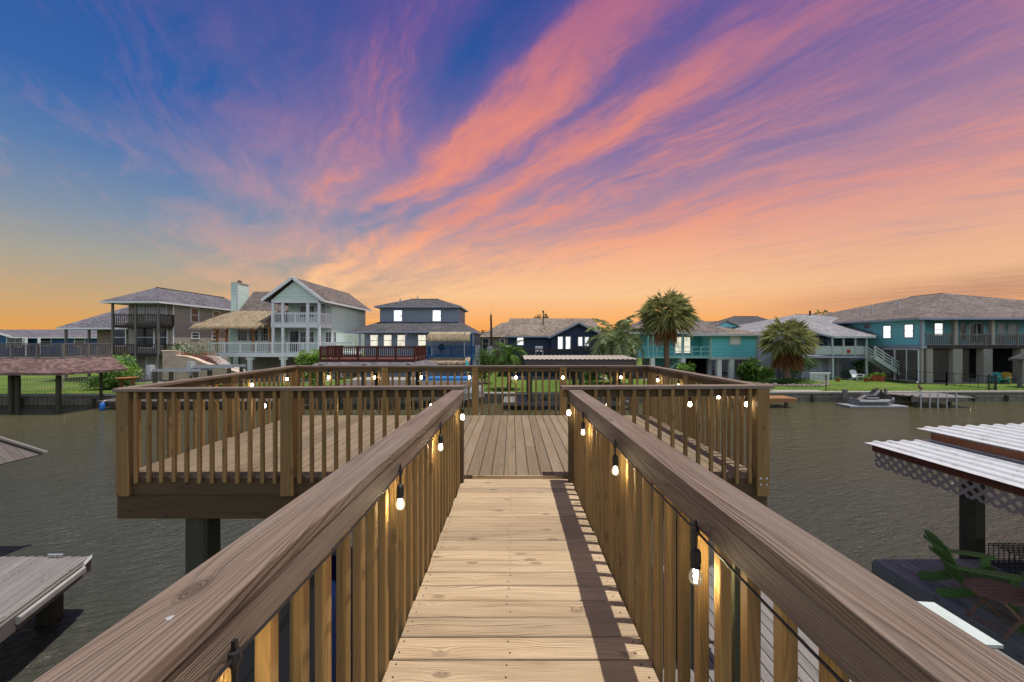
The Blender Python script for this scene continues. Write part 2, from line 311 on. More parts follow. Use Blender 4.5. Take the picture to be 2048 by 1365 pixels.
leafmat('flowerwhite', lin(210, 214, 190), lin(240, 240, 230), .3); leafmat('flowerred', lin(150, 70, 66), lin(190, 120, 96), .3); leafmat('treedark', lin(28, 46, 26), lin(66, 84, 44), .2)
leafmat('thatch', lin(128, 112, 88), lin(186, 168, 138), .15, .8); leafmat('grassblade', lin(52, 76, 30), lin(98, 120, 54), .3)

def water_mat():
    m, g, b = newmat('watermat', 0.08, 0.55)
    p = g.n('ShaderNodeTexCoord').outputs['Object']; x, y, z = g.sep(p)
    # the wind drives short ripples across the canal
    u = g.m('ADD', g.m('MULTIPLY', x, .94), g.m('MULTIPLY', y, .34)); v = g.m('ADD', g.m('MULTIPLY', x, -.34), g.m('MULTIPLY', y, .94))
    w1 = g.noise(g.xyz(g.m('MULTIPLY', u, 2.2), g.m('MULTIPLY', v, 6.5), 0), 1.0, 4.0, .6, .5)
    w2 = g.noise(g.xyz(g.m('MULTIPLY', u, .7), g.m('MULTIPLY', v, 1.9), 4), 1.0, 3.0, .55, .3)
    w3 = g.noise(g.xyz(g.m('MULTIPLY', u, 6.0), g.m('MULTIPLY', v, 17.0), 7), 1.0, 3.0, .6)
    h = g.m('ADD', g.m('ADD', g.m('MULTIPLY', w1, .16), g.m('MULTIPLY', w2, .14)), g.m('MULTIPLY', w3, .075))
    reflnoise = g.noise(g.xyz(g.m('MULTIPLY', x, .12), g.m('MULTIPLY', y, .25), 0), 1.0, 4.0)
    near = g.ss(g.m('ADD', y, g.m('MULTIPLY', g.m('SUBTRACT', reflnoise, .5), 14.0)), 9.0, 22.0)
    g.put(b.inputs['Base Color'], g.mix(near, (.054, .056, .044, 1), (.080, .072, .032, 1)))  # olive reflection of the far bank painted into the base colour
    b.inputs['IOR'].default_value = 1.33
    g.put(b.inputs['Normal'], g.bump(h, 1.0, 1.0)); MATS['watermat'] = m
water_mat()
def grass_mat():
    m, g, b = newmat('lawnmat', 0.9, 0.15)
    p = g.n('ShaderNodeTexCoord').outputs['Object']
    n1 = g.noise(p, 0.5, 5.0, .6); n2 = g.noise(p, 30.0, 4.0, .7)
    f = g.m('ADD', g.m('MULTIPLY', n1, .7), g.m('MULTIPLY', n2, .45))
    g.put(b.inputs['Base Color'], g.ramp(f, [(.3, lin(54, 78, 30)), (.55, lin(82, 106, 42)), (.8, lin(114, 124, 58))]))
    g.put(b.inputs['Normal'], g.bump(n2, .8, .05)); MATS['lawnmat'] = m
grass_mat()

# ---------------- mesh helpers ----------------
def P(px, py, D): return Vector(((px - CX) * D / FP, D, CH - (py - CY) * D / FP))
def PX(px, D): return (px - CX) * D / FP
def PZ(py, D): return CH - (py - CY) * D / FP
def rprof(w, h, r=0.0, seg=1):
    """rounded rectangle centred on 0 in (side, up)"""
    if r <= 0: return [(-w / 2, -h / 2), (w / 2, -h / 2), (w / 2, h / 2), (-w / 2, h / 2)]
    out = []
    for cx, cy, a0 in ((w / 2 - r, -h / 2 + r, -90), (w / 2 - r, h / 2 - r, 0), (-w / 2 + r, h / 2 - r, 90), (-w / 2 + r, -h / 2 + r, 180)):
        for i in range(seg + 1):
            a = math.radians(a0 + 90 * i / seg); out.append((cx + r * math.cos(a), cy + r * math.sin(a)))
    return out
class MB:
    def __init__(s): s.v = []; s.f = []; s.g = []
    def face(s, pts, gr=None, r=None):
        i = len(s.v); s.v += [tuple(p) for p in pts]; s.f.append(tuple(range(i, i + len(pts))))
        if r is None: r = R()
        if gr is None:
            p0 = Vector(pts[0]); e = (Vector(pts[1]) - p0); e = e.normalized() if e.length > 0 else Vector((1, 0, 0))
            nn = e.cross(Vector(pts[2]) - p0); w = nn.cross(e); w = w.normalized() if w.length > 0 else Vector((0, 0, 1))
            gr = [((Vector(p) - p0).dot(e), (Vector(p) - p0).dot(w)) for p in pts]
        s.g += [(a, b, r) for a, b in gr]
    def prism(s, p0, p1, prof, up=(0, 0, 1), r=None, prof2=None, nseg=1, wob=0.0):
        p0 = Vector(p0); p1 = Vector(p1); d = p1 - p0; L = d.length; d.normalize(); up = Vector(up)
        if abs(d.dot(up)) > 0.98: up = Vector((0, 1, 0)) if abs(d.y) < .9 else Vector((1, 0, 0))
        sd = d.cross(up).normalized(); uu = sd.cross(d).normalized(); prof2 = prof2 or prof; n = len(prof)
        if r is None: r = R()
        per = [0.0]
        for i in range(n): q = prof[i]; w = prof[(i + 1) % n]; per.append(per[-1] + math.hypot(w[0] - q[0], w[1] - q[1]))
        rings = []; offs = [(0, 0)] * (nseg + 1)
        for k in range(nseg + 1):
            t = k / nseg; ox = wob * math.sin(k * 1.7 + r * 9) if 0 < k < nseg else 0
            b = len(s.v); c = p0.lerp(p1, t) + sd * ox
            for i in range(n):
                x = prof[i][0] * (1 - t) + prof2[i][0] * t; y = prof[i][1] * (1 - t) + prof2[i][1] * t
                s.v.append(tuple(c + sd * x + uu * y))
            rings.append((b, t * L))
        a0 = 0.0
        for k in range(nseg):
            b0, t0 = rings[k]; b1, t1 = rings[k + 1]
            for i in range(n):
                j = (i + 1) % n
                s.f.append((b0 + i, b0 + j, b1 + j, b1 + i))
                s.g += [(t0, per[i], r), (t0, per[i + 1], r), (t1, per[i + 1], r), (t1, per[i], r)]
        s.f.append(tuple(rings[0][0] + i for i in reversed(range(n)))); s.g += [(prof[i][0] * .1, prof[i][1], r) for i in reversed(range(n))]
        s.f.append(tuple(rings[-1][0] + i for i in range(n))); s.g += [(prof[i][0] * .1 + .3, prof[i][1], r) for i in range(n)]
    def box(s, x0, x1, y0, y1, z0, z1, ch=0.0, r=None):
        x0, x1 = sorted((x0, x1)); y0, y1 = sorted((y0, y1)); z0, z1 = sorted((z0, z1))
        dx, dy, dz = x1 - x0, y1 - y0, z1 - z0; cx, cy, cz = (x0 + x1) / 2, (y0 + y1) / 2, (z0 + z1) / 2
        if dx >= dy and dx >= dz: s.prism((x0, cy, cz), (x1, cy, cz), rprof(dy, dz, ch), r=r)
        elif dy >= dz: s.prism((cx, y0, cz), (cx, y1, cz), rprof(dx, dz, ch), r=r)
        else: s.prism((cx, cy, z0), (cx, cy, z1), rprof(dx, dy, ch), up=(0, 1, 0), r=r)
    def cyl(s, p0, p1, r0, r1=None, n=10, nseg=1, wob=0.0):
        r1 = r0 if r1 is None else r1
        a = [(r0 * math.cos(6.2832 * i / n), r0 * math.sin(6.2832 * i / n)) for i in range(n)]
        b = [(r1 * math.cos(6.2832 * i / n), r1 * math.sin(6.2832 * i / n)) for i in range(n)]
        s.prism(p0, p1, a, prof2=b, nseg=nseg, wob=wob)
    def lathe(s, c, prof, n=12, axis=(0, 0, 1)):
        """prof: list of (radius, height)"""
        ax = Vector(axis).normalized(); t = Vector((1, 0, 0)) if abs(ax.x) < .9 else Vector((0, 1, 0)); u = ax.cross(t).normalized(); w = ax.cross(u)
        c = Vector(c); b = len(s.v); r = R()
        for rr, h in prof:
            for i in range(n):
                a = 6.2832 * i / n; s.v.append(tuple(c + ax * h + u * (rr * math.cos(a)) + w * (rr * math.sin(a))))
        for k in range(len(prof) - 1):
            for i in range(n):
                j = (i + 1) % n; s.f.append((b + k * n + i, b + k * n + j, b + (k + 1) * n + j, b + (k + 1) * n + i)); s.g += [(0, 0, r)] * 4
    def tube(s, pts, r, n=6):
        pts = [Vector(p) for p in pts]; rr = R(); b = len(s.v); prev = None; L = 0
        for k, p in enumerate(pts):
            d = (pts[min(k + 1, len(pts) - 1)] - pts[max(k - 1, 0)]).normalized()
            t = Vector((0, 0, 1)) if abs(d.z) < .95 else Vector((1, 0, 0))
            u = d.cross(t).normalized(); w = u.cross(d)
            for i in range(n):
                a = 6.2832 * i / n; s.v.append(tuple(p + u * (r * math.cos(a)) + w * (r * math.sin(a))))
            if k:
                for i in range(n):
                    j = (i + 1) % n; s.f.append((b + (k - 1) * n + i, b + (k - 1) * n + j, b + k * n + j, b + k * n + i)); s.g += [(L, 0, rr)] * 4
            L += .05
    def plate(s, pts, th, nrm=None, r=None):
        """planar polygon with thickness (extruded against its normal)"""
        pts = [Vector(p) for p in pts]
        n = Vector((0, 0, 0))
        for i in range(1, len(pts) - 1): n += (pts[i] - pts[0]).cross(pts[i + 1] - pts[0])
        n.normalize()
        if nrm and n.dot(Vector(nrm)) < 0: pts.reverse(); n = -n
        low = [p - n * th for p in pts]; r = R() if r is None else r
        s.face(pts, r=r); s.face(list(reversed(low)), r=r)
        for i in range(len(pts)):
            j = (i + 1) % len(pts); s.face([pts[i], low[i], low[j], pts[j]], r=r)
    def build(s, name, mat, parent=None, smooth=False, mat2=None, from2=0):
        me = bpy.data.meshes.new(name); off = Vector((0, 0, 0))
        if parent is not None:
            o = parent
            while o is not None: off += o.location; o = o.parent
        me.from_pydata([(a - off.x, b - off.y, c - off.z) for a, b, c in s.v], [], s.f); me.update()
        at = me.attributes.new('grain', 'FLOAT_VECTOR', 'CORNER')
        flat = [q for t in s.g for q in t]; at.data.foreach_set('vector', flat)
        if smooth:
            me.polygons.foreach_set('use_smooth', [True] * len(me.polygons))
        me.materials.append(MATS[mat])
        if mat2:
            me.materials.append(MATS[mat2])
            for p in me.polygons[from2:]: p.material_index = 1
        ob = bpy.data.objects.new(name, me); col.objects.link(ob)
        if parent is not None: ob.parent = parent
        return ob
def tag(o, label=None, cat=None, group=None, kind=None):
    for k, v in (('label', label), ('category', cat), ('group', group), ('kind', kind)):
        if v: o[k] = v
    return o
def thing(name, label, cat, loc=(0, 0, 0), group=None):
    o = bpy.data.objects.new(name, None); col.objects.link(o); o.location = loc; o.empty_display_size = .3
    return tag(o, label, cat, group)
def copy_tree(o, parent=None):
    c = o.copy(); col.objects.link(c); c.parent = parent
    for ch in o.children: copy_tree(ch, c)
    return c
def structure(name, mb, mat): o = mb.build(name, mat); o['kind'] = 'structure'; return o
# ---------------- the setting ----------------
GZ = 0.7                                   # lawn level above the water
def shore(x): return 27.0 + 0.025 * x
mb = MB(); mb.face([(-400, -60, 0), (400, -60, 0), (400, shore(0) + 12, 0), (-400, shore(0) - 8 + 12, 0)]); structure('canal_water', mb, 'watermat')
mb = MB(); mb.face([(-300, -60, -1.2), (300, -60, -1.2), (300, 60, -1.2), (-300, 60, -1.2)]); structure('canal_bed_ground', mb, 'rock')
mb = MB(); mb.face([(-300, shore(-300), GZ), (300, shore(300), GZ), (300, 60, GZ), (-300, 60, GZ)])
mb.face([(-300, 60, GZ), (300, 60, GZ), (2500, 2500, GZ), (-2500, 2500, GZ)]); structure('lawn', mb, 'lawnmat')
# bulkhead: sheet piles, cap and posts
bk = thing('bulkhead', 'long weathered canal bulkhead of vertical planks with a pale cap', 'bulkhead', (0, 27, 0))
mb = MB(); x = -62.0
while x < 62: mb.box(x, x + .27, shore(x) - .03 - (.012 if int(x / .3) % 2 else 0), shore(x) + .06, -.6, GZ - .1); x += .3
mb.build('panel', 'bulkheadmat', bk)
mb = MB(); mb.prism((-62, shore(-62) - .02, GZ - .02), (62, shore(62) - .02, GZ - .02), rprof(.38, .12, .01)); mb.build('cap', 'concrete', bk)
mb = MB(); mb.prism((-62, shore(-62) - .08, .36), (62, shore(62) - .08, .36), rprof(.08, .14)); mb.build('waler', 'greywood', bk)
for k in range(-20, 21):
    x = k * 2.4 + U(-.1, .1); mb = MB(); mb.cyl((x, shore(x) - .2, -.8), (x, shore(x) - .2, U(.42, .58)), .1, n=8); mb.build('pile', 'pilewood', bk)
    
# patches of concrete under the stilt houses
mb = MB()
for x0, x1, y0, y1 in ((-37, -28.5, 34, 46), (-27, -17, 33.6, 45), (-16, -4, 36, 50), (-.5, 9.5, 36, 48), (12.5, 24, 36, 46), (25, 41, 36.6, 50), (36, 60, 33, 50)):
    mb.face([(x0, y0, GZ + .006), (x1, y0, GZ + .006), (x1, y1, GZ + .006), (x0, y1, GZ + .006)])
structure('patio_pavement', mb, 'concrete')
mb = MB(); mb.face([(-14.8, 28.0, GZ + .006), (-2.4, 28.0, GZ + .006), (-2.4, 35.9, GZ + .006), (-14.8, 35.9, GZ + .006)]); structure('yard_shade', mb, 'louver')  # dark sheet painting the shade of the yard, no real path
# grass tufts along the bulkhead edge
mb = MB()
for i in range(5200):
    x = U(-36, 40); y = shore(x) + .2 + U(0, 1) ** 2 * 6.5; h = U(.03, .10); a = U(0, 6.3); dx, dy = .02 * math.cos(a), .02 * math.sin(a)
    mb.face([(x - dx, y - dy, GZ), (x + dx, y + dy, GZ), (x + U(-.05, .05), y + U(-.05, .05), GZ + h)])
tag(mb.build('grass', 'grassblade'), 'short green grass blades growing along the lawn edge', 'grass', kind='stuff')

# ---------------- the walkway and deck we stand on ----------------
def rz(D): return CH - (.467 + .0197 * D)        # top of the walkway rail caps
def fz(D): return CH - (1.449 + .0303 * D)       # walkway floor
def RXi(D): return .598 + .0092 * D
LXi = -.533
DE = 4.36
ww = thing('walkway', 'narrow wooden walkway of fresh pale pine boards leading out to the deck', 'walkway', (0, 2.2, 2.8))
mb = MB(); b = .1423; D = DE - .004
k = 0
while D > -1.6:
    D0 = D - b + .005; z0 = fz(D0) ; z1 = fz(D)
    xl = -.569 + .003 * D - U(0, .012); xr = .634 + .0092 * D + U(-.012, .0)
    th = .036; dz = U(-.001, .001); r = R()
    mid = (D + D0) / 2
    mb.prism((xl, mid, (z0 + z1) / 2 - th / 2 + dz), (xr, mid + U(-.003, .003), (z0 + z1) / 2 - th / 2 + dz + U(-.002, .002)), rprof(b - .0125, th, .005), r=r)
    D -= b; k += 1
nf = len(mb.f); D = DE - b / 2
while D > -.5:
    for x in (-.535, -.02, .585 + .0092 * D):
        for dy in (-.035, .035):
            mb.lathe((x + U(-.012, .012), D + dy + U(-.004, .004), fz(D) - .004), [(0.0, .0055), (.0042, .0055), (.0042, 0)], 6)
    D -= b
mb.build('floor_boards', 'pine', ww, mat2='screw', from2=nf)
for x in (-.545, .04, .605):       # joists under the boards
    mb = MB(); mb.prism((x, -1.5, fz(-1.5) - .115), (x + .0092 * 5.8 * (x > .5), DE - .03, fz(DE) - .115), rprof(.038, .15)); mb.build('joist', 'rimwood', ww)
def cap(p0, p1, w, parent, mat='capwood', nm='rail_cap', wob=.002):
    mb = MB(); mb.prism(p0, p1, rprof(w, .038, .0035, 2), nseg=10, wob=wob); o = mb.build(nm, mat, parent, smooth=False); return o
cap((LXi - .07, -1.4, rz(-1.4) - .019), (LXi - .07, 4.285, rz(4.285) - .019), .146, ww)
cap((RXi(-1.4) + .072, -1.4, rz(-1.4) - .019), (RXi(4.285) + .072, 4.285, rz(4.285) - .019), .146, ww)
for sx in (-1, 1):
    mb = MB()
    x0 = LXi - .018 if sx < 0 else RXi(-1.4) + .021; x1 = LXi - .018 if sx < 0 else RXi(4.27) + .021
    mb.prism((x0, -1.4, rz(-1.4) - .038 - .0465), (x1, 4.27, rz(4.27) - .038 - .0465), rprof(.034, .088, .004), nseg=8, wob=.0015); mb.build('side_rail', 'capwood', ww)
    mb = MB()      # rim board carrying the balusters' feet
    x0 = -.552 if sx < 0 else .617; x1 = x0 + (0 if sx < 0 else .0092 * 4.3)
m = MB(); cx, cy = -.592, .657; n = 13
pts = [(cx + (.0042 + .003 * (i * 7 % 5) / 4) * math.cos(6.2832 * i / n), cy + (.0042 + .003 * (i * 5 % 4) / 3) * math.sin(6.2832 * i / n), rz(cy) + .0015) for i in range(n)]
m.plate(pts, .0015, (0, 0, 1)); m.build('dried_splash', 'palegrey', ww)
bp = .140
for sx in (-1, 1):
    D = 4.12 if sx < 0 else 4.14
    while D > -.4:
        x = (LXi - .036 - .019) if sx < 0 else RXi(D) + .040 + .019
        x += U(-.002, .002); lean = U(-.003, .003)
        mb = MB(); mb.prism((x, D, fz(D) - .19 + U(-.02, .01)), (x + lean, D + U(-.003, .003), rz(D) - .040), rprof(.037, .037, .003), up=(0, 1, 0)); mb.build('baluster', 'balwood', ww)
        D -= bp * U(.985, 1.015)
for x in (-.585, RXi(4.25) + .04):
    mb = MB(); mb.box(x - .045, x + .045, 4.20, 4.288, fz(4.25) - .12, rz(4.25) - .041, ch=.003); mb.build('post', 'rimwood', ww)
for D in (1.27,):
    mb = MB(); mb.box(RXi(D) + .105, RXi(D) + .195, D - .045, D + .045, 0.9, rz(D) - .045, ch=.004); mb.build('post', 'pilewood', ww)
mb = MB()
for x in (-.68, .78): 
    for y in (.1, ): mb.box(x - .05, x + .05, y - .05, y + .05, -.8, fz(y) - .2)
mb.build('support', 'pilewood', ww)
mb = MB(); mb.box(PX(945, 4.36), PX(1123, 4.36), 4.344, 4.362, CH - 1.542 - .036, CH - 1.542 + .002, ch=.002); mb.build('threshold', 'pine', ww)

DX0, DX1, DY0, DY1 = -4.53, 2.86, 4.37, 7.93; DZ = CH - 1.542
dk = thing('deck', 'large raised wooden deck over the water with square baluster railings', 'deck', ((DX0 + DX1) / 2, 6.1, DZ - 1))
mb = MB(); x = DX0 + .0
while x < DX1 - .02:
    x1 = min(x + .1355, DX1); y0 = DY0
    cut = U(5.2, 7.0) if R() < .35 else None
    segs = [(y0, DY1)] if cut is None else [(y0, cut - .001), (cut + .001, DY1)]
    for a, c in segs: mb.prism(((x + x1) / 2, a + U(0, .004), DZ - .019 + U(-.0012, .0012)), ((x + x1) / 2, c, DZ - .019 + U(-.0012, .0012)), rprof(x1 - x, .038, .004))
    x += .1432
mb.build('floor_boards', 'deckwood', dk)
# rim joists, beams, joists
def part_box(nm, mat, par, *a, ch=.003):
    m = MB(); m.box(*a, ch=ch); return m.build(nm, mat, par)
part_box('rim_board', 'rimwood', dk, DX0 + .0, DX1, DY0 + .002, DY0 + .04, DZ - .225, DZ - .041)
part_box('rim_board', 'rimwood', dk, DX0, DX1, DY1 - .04, DY1 - .002, DZ - .225, DZ - .041)
part_box('rim_board', 'rimwood', dk, DX0, DX0 + .038, DY0 + .041, DY1 - .041, DZ - .225, DZ - .041)
part_box('rim_board', 'rimwood', dk, DX1 - .038, DX1, DY0 + .041, DY1 - .041, DZ - .225, DZ - .041)
for y in (DY0 + .02, DY1 - .6):
    part_box('beam', 'rimwood', dk, PX(240, 4.42), PX(1531, 4.42), y, y + .045, DZ - .512, DZ - .228)
    part_box('beam', 'rimwood', dk, PX(242, 4.42), PX(1529, 4.42), y + .33, y + .375, DZ - .512, DZ - .228)
mb = MB(); x = DX0 + .4
while x < DX1 - .2: mb.box(x, x + .038, DY0 + .042, DY1 - .042, DZ - .224, DZ - .042); x += .41
mb.build('joists', 'rimwood', dk)
for x in (-3.72, -.95, 2.1):
    for y in (DY0 + .07, DY1 - .55):
        mb = MB(); mb.prism((x, y + .14, -1.0), (x, y + .14, DZ - .23), rprof(.26, .26, .03), up=(0, 1, 0)); mb.build('pile', 'pilewood', dk)
# railings: end points of the cap's outer top edge
CAPZ = CH - .521
def rail_run(p0, p1, inward, posts, zt0, zt1, bal=True, first=0.08, cw=.14, over=0.0):
    """p0,p1: xy of the line of the rail's outer baluster face; inward: unit xy to the deck side"""
    p0 = Vector((p0[0], p0[1], 0)); p1 = Vector((p1[0], p1[1], 0)); iw = Vector((inward[0], inward[1], 0)); d = (p1 - p0); L = d.length; d.normalize()
    def at(t, off, z): q = p0 + d * t + iw * off; return Vector((q.x, q.y, z))
    zt = lambda t: zt0 + (zt1 - zt0) * t / L
    cap(at(-over, cw / 2 - .02, zt(0) - .019), at(L + over, cw / 2 - .02, zt(L) - .019), cw, dk)
    segs = []; last = 0
    ps = sorted(posts)
    for t in ps + [None]:
        e = (t - .07) if t is not None else L
        if e - last > .1: segs.append((last, e))
        last = (t + .07) if t is not None else L
    for a, c in segs:
        m = MB(); m.prism(at(a, .058, zt(a) - .038 - .046), at(c, .058, zt(c) - .038 - .046), rprof(.038, .09, .003)); m.build('side_rail', 'rimwood', dk)
    for t in ps:
        c = at(t, .045, 0); m = MB(); ax = abs(d.x) > .5
        hx, hy = (.07, .055) if ax else (.055, .07)
        m.box(c.x - hx, c.x + hx, c.y - hy, c.y + hy, DZ - .222, zt(t) - .039, ch=.003); m.build('post', 'balwood', dk)
    for a, c in segs:
        n = max(1, round((c - a) / .142)); st = (c - a) / n
        for i in range(n):
            t = a + st * (i + .5); q = at(t, .019, 0)
            BAL.append((q, zt(t) - .040))
BAL = []
y = DY0 - .04
nl = PX(905, y)
rail_run((DX0 + .02, y), (nl + .12, y), (0, 1), [.03 + .04, PX(573, 4.36) - DX0], PZ(778.2, 4.3), PZ(772.4, 4.32), over=.01)
rail_run((PX(1133, y) - .03, y), (DX1 + .09, y), (0, 1), [DX1 + .09 - PX(1133, y) - .06], PZ(773, 4.32), PZ(771, 4.3), over=.03)
fd = DY1 + .05
mb = None
px_ = [772, 951, 1125.5]
rail_run((DX0 - .02, fd), (DX1 + .02, fd), (0, -1), [PX(594, fd) - DX0 + .02] + [PX(p, fd) - DX0 + .02 for p in px_] + [PX(1301, fd) - DX0 + .02], PZ(730.3, 8.02), PZ(730.3, 8.02), over=.03)
rail_run((DX0 - .045, DY0 + .06), (DX0 - .045, DY1 - .02), (1, 0), [1.72], PZ(778.2, 4.3), PZ(730.3, 8.02), over=.06)
rail_run((DX1 + .045, DY0 + .06), (DX1 + .045, DY1 - .02), (-1, 0), [1.72], PZ(771, 4.3), PZ(730.3, 8.02), over=.06)
# the hundred balusters nearest the walkway are parts of their own, the rest one mesh
BAL.sort(key=lambda t: t[0].length)
rest = MB()
for i, (q, zt_) in enumerate(BAL):
    m = MB() if i < 99 else rest
    a = U(-.003, .003)
    m.prism((q.x, q.y, DZ - .075 + U(-.01, .01)), (q.x + a, q.y, zt_), rprof(.037, .037, .003), up=(0, 1, 0))
    if i < 99: m.build('baluster', 'balwood', dk)
o = rest.build('balusters', 'balwood', dk); o['kind'] = 'stuff'
mb = MB()
for x in (PX(1520, 4.27), PX(1532, 4.27)):
    for z in (PZ(957, 4.27), PZ(964, 4.27) - .03):
        mb.lathe((x, 4.262, z), [(0, .014), (.011, .012), (.013, 0)], 8, axis=(0, -1, 0))
mb.build('bolts', 'galv', dk)

# ---------------- string lights ----------------
def socket_bulb(par, p):
    """p: point of the cord; the bulb hangs straight down from it"""
    m = MB(); x, y, z = p
    m.lathe((x, y, z), [(0, .012), (.010, .010), (.012, -.006), (.0055, -.022), (.0045, -.055), (.006, -.058), (.013, -.064), (.0165, -.07), (.0175, -.10), (.0145, -.112), (.0165, -.114), (.0165, -.120), (.0, -.120)], 12)
    s_ = m.build('socket', 'blackrubber', par, smooth=False)
    m = MB(); m.lathe((x, y, z - .118), [(.010, 0), (.0115, -.010), (.0185, -.024), (.0205, -.036), (.0185, -.048), (.011, -.056), (0.001, -.0595)], 14)
    clear = math.hypot(x, y) < 3.6
    o = m.build('bulb', ('clearglass' if math.hypot(x, y) < 1.6 else 'litglass') if clear else 'bulbglow', par, smooth=True)
    if clear:
        m = MB()
        for q in range(4):
            a = q * 1.5708 + .4; m.cyl((x + .007 * math.cos(a), y + .007 * math.sin(a), z - .128), (x + .004 * math.cos(a), y + .004 * math.sin(a), z - .168), .0015, n=5)
        m.build('filament', 'filament', o)
def string(label, hooks, cordz=0.0, sag=.012):
    t = thing('string_light', label, 'string light', tuple(hooks[0][:3]), group='string lights hung along the railings')
    m = MB(); pts = []
    for (a, _), (c, _) in zip(HK(hooks), HK(hooks)[1:]):
        a = Vector(a); c = Vector(c)
        for i in range(8):
            u = i / 8; p = a.lerp(c, u); p.z -= sag * 4 * u * (1 - u) * (c - a).length; pts.append(p)
    pts.append(Vector(HK(hooks)[-1][0])); m.tube(pts, .0036, 6); m.build('cord', 'blackrubber', t)
    for p, b_ in HK(hooks):
        if b_: socket_bulb(t, p)
        m = MB(); m.box(p[0] - .004, p[0] + .004, p[1] - .004, p[1] + .004, p[2] - .005, p[2] + .03); m.build('cable_tie', 'blackrubber', t)
    return t
def HK(h): return [(q[:3], (q[3] if len(q) > 3 else 1)) for q in h]
rx = lambda D: RXi(D) - .020
string('string of round white bulbs along the walkway railing on the right', [(rx(.25), .25, rz(.25) - .11), (rx(1.22), 1.22, rz(1.22) - .115), (rx(2.2), 2.2, rz(2.2) - .09), (rx(3.25), 3.25, rz(3.25) - .10), (rx(4.1), 4.12, rz(4.12) - .08)])
lx = LXi + .022
string('string of round white bulbs along the walkway railing on the left', [(lx, -.4, rz(-.4) - .11), (lx, .70, rz(.70) - .10), (lx, 1.74, rz(1.74) - .095), (lx, 2.72, rz(2.72) - .09), (lx, 3.92, rz(3.92) - .09)])
cz = lambda py, D: PZ(py, D)
yi = DY1 - .05
hk = []
hk.append((PX(845, 4.46), 4.46, cz(783, 4.46), 0)); 
for px in (863, 697, 528): hk.append((PX(px, 4.46), 4.46, cz(786, 4.46)))
hk.append((DX0 + .1, 4.5, cz(786, 4.5), 0))
for px in (425, 504, 574):
    D = abs((DX0 + .06) * FP / (px - CX)); hk.append((DX0 + .06, D, CAPZ - .085))
hk.append((DX0 + .07, yi, CAPZ - .07, 0))
for px in (657, 749, 843, 939, 1032, 1126, 1242): hk.append((PX(px, yi), yi, CAPZ - .085))
hk.append((DX1 - .08, yi, CAPZ - .07, 0))
for px in (1315, 1357, 1437):
    D = (DX1 - .06) * FP / (px - CX); hk.append((DX1 - .06, D, CAPZ - .085))
hk.append((DX1 - .1, 4.5, cz(786, 4.5), 0))
for px in (1493, 1380, 1216): hk.append((PX(px, 4.46), 4.46, cz(783, 4.46)))
string('long string of round white bulbs around the inside of the deck railing', hk, sag=.05)
# ---------------- houses across the canal ----------------
def bx(nm, mat, par, x0, x1, y0, y1, z0, z1, ch=0.0):
    m = MB(); m.box(x0, x1, y0, y1, z0, z1, ch); return m.build(nm, mat, par)
def wallbox(par, mat, x0, x1, y0, y1, z0, z1): return bx('wall', mat, par, x0, x1, y0, y1, z0, z1)
def hip(par, mat, x0, x1, y0, y1, z, ridge, nm='roof', th=.16, fmat='whitepaint', open_=False):
    """ridge: two points (x,y,z)"""
    a, b = Vector(ridge[0]), Vector(ridge[1]); A = Vector((x0, y0, z)); B = Vector((x1, y0, z)); C = Vector((x1, y1, z)); D = Vector((x0, y1, z))
    m = MB()
    if abs(a.y - b.y) > abs(a.x - b.x):       # ridge along y
        if a.y > b.y: a, b = b, a
        fs = [[A, B, a], [B, C, b, a], [C, D, b], [D, A, a, b]]
    else:
        if a.x > b.x: a, b = b, a
        fs = [[A, B, b, a], [B, C, b], [C, D, a, b], [D, A, a]]
    for f in fs: m.face(f)
    o = m.build(nm, mat, par)
    m = MB(); e = .025
    for p, q in ((A, B), (B, C), (C, D), (D, A)):
        m.prism((p.x, p.y, z - th / 2 - .01), (q.x, q.y, z - th / 2 - .01), rprof(.05, th))
    m.face([D + Vector((0, 0, -.1)), C + Vector((0, 0, -.1)), B + Vector((0, 0, -.1)), A + Vector((0, 0, -.1))])
    m.build('fascia', fmat, o)
    m = MB(); m.prism(a - (b - a).normalized() * .05, b + (b - a).normalized() * .05, rprof(.22, .05)); 
    if (b - a).length > .3: m.build('ridge_cap', mat, o)
    return o
def gable(par, mat, x0, x1, y0, y1, ze, zr, axis='y', th=.14, fmat='whitepaint', nm='roof'):
    m = MB(); f = MB()
    if axis == 'y':
        xm = (x0 + x1) / 2
        m.plate([(x0, y0, ze), (xm, y0, zr), (xm, y1, zr), (x0, y1, ze)], th * .5, (0, 0, 1)); m.plate([(x1, y0, ze), (xm, y0, zr), (xm, y1, zr), (x1, y1, ze)], th * .5, (0, 0, 1))
        for xx in (x0, x1):
            f.prism((xx, y0 - .05, ze - .06), (xm, y0 - .05, zr - .06), rprof(.08, .24)); f.prism((xx, y0, ze - .09), (xx, y1, ze - .09), rprof(.05, .16))
    else:
        ym = (y0 + y1) / 2
        m.plate([(x0, y0, ze), (x1, y0, ze), (x1, ym, zr), (x0, ym, zr)], th * .5, (0, 0, 1)); m.plate([(x0, y1, ze), (x1, y1, ze), (x1, ym, zr), (x0, ym, zr)], th * .5, (0, 0, 1))
        for yy in (y0, y1): f.prism((x0, yy, ze - .09), (x1, yy, ze - .09), rprof(.05, .16))
        for xx in (x0, x1):
            f.prism((xx, y0, ze - .09), (xx, ym, zr - .09), rprof(.05, .18)); f.prism((xx, y1, ze - .09), (xx, ym, zr - .09), rprof(.05, .18))
    o = m.build(nm, mat, par); f.build('fascia', fmat, o); return o
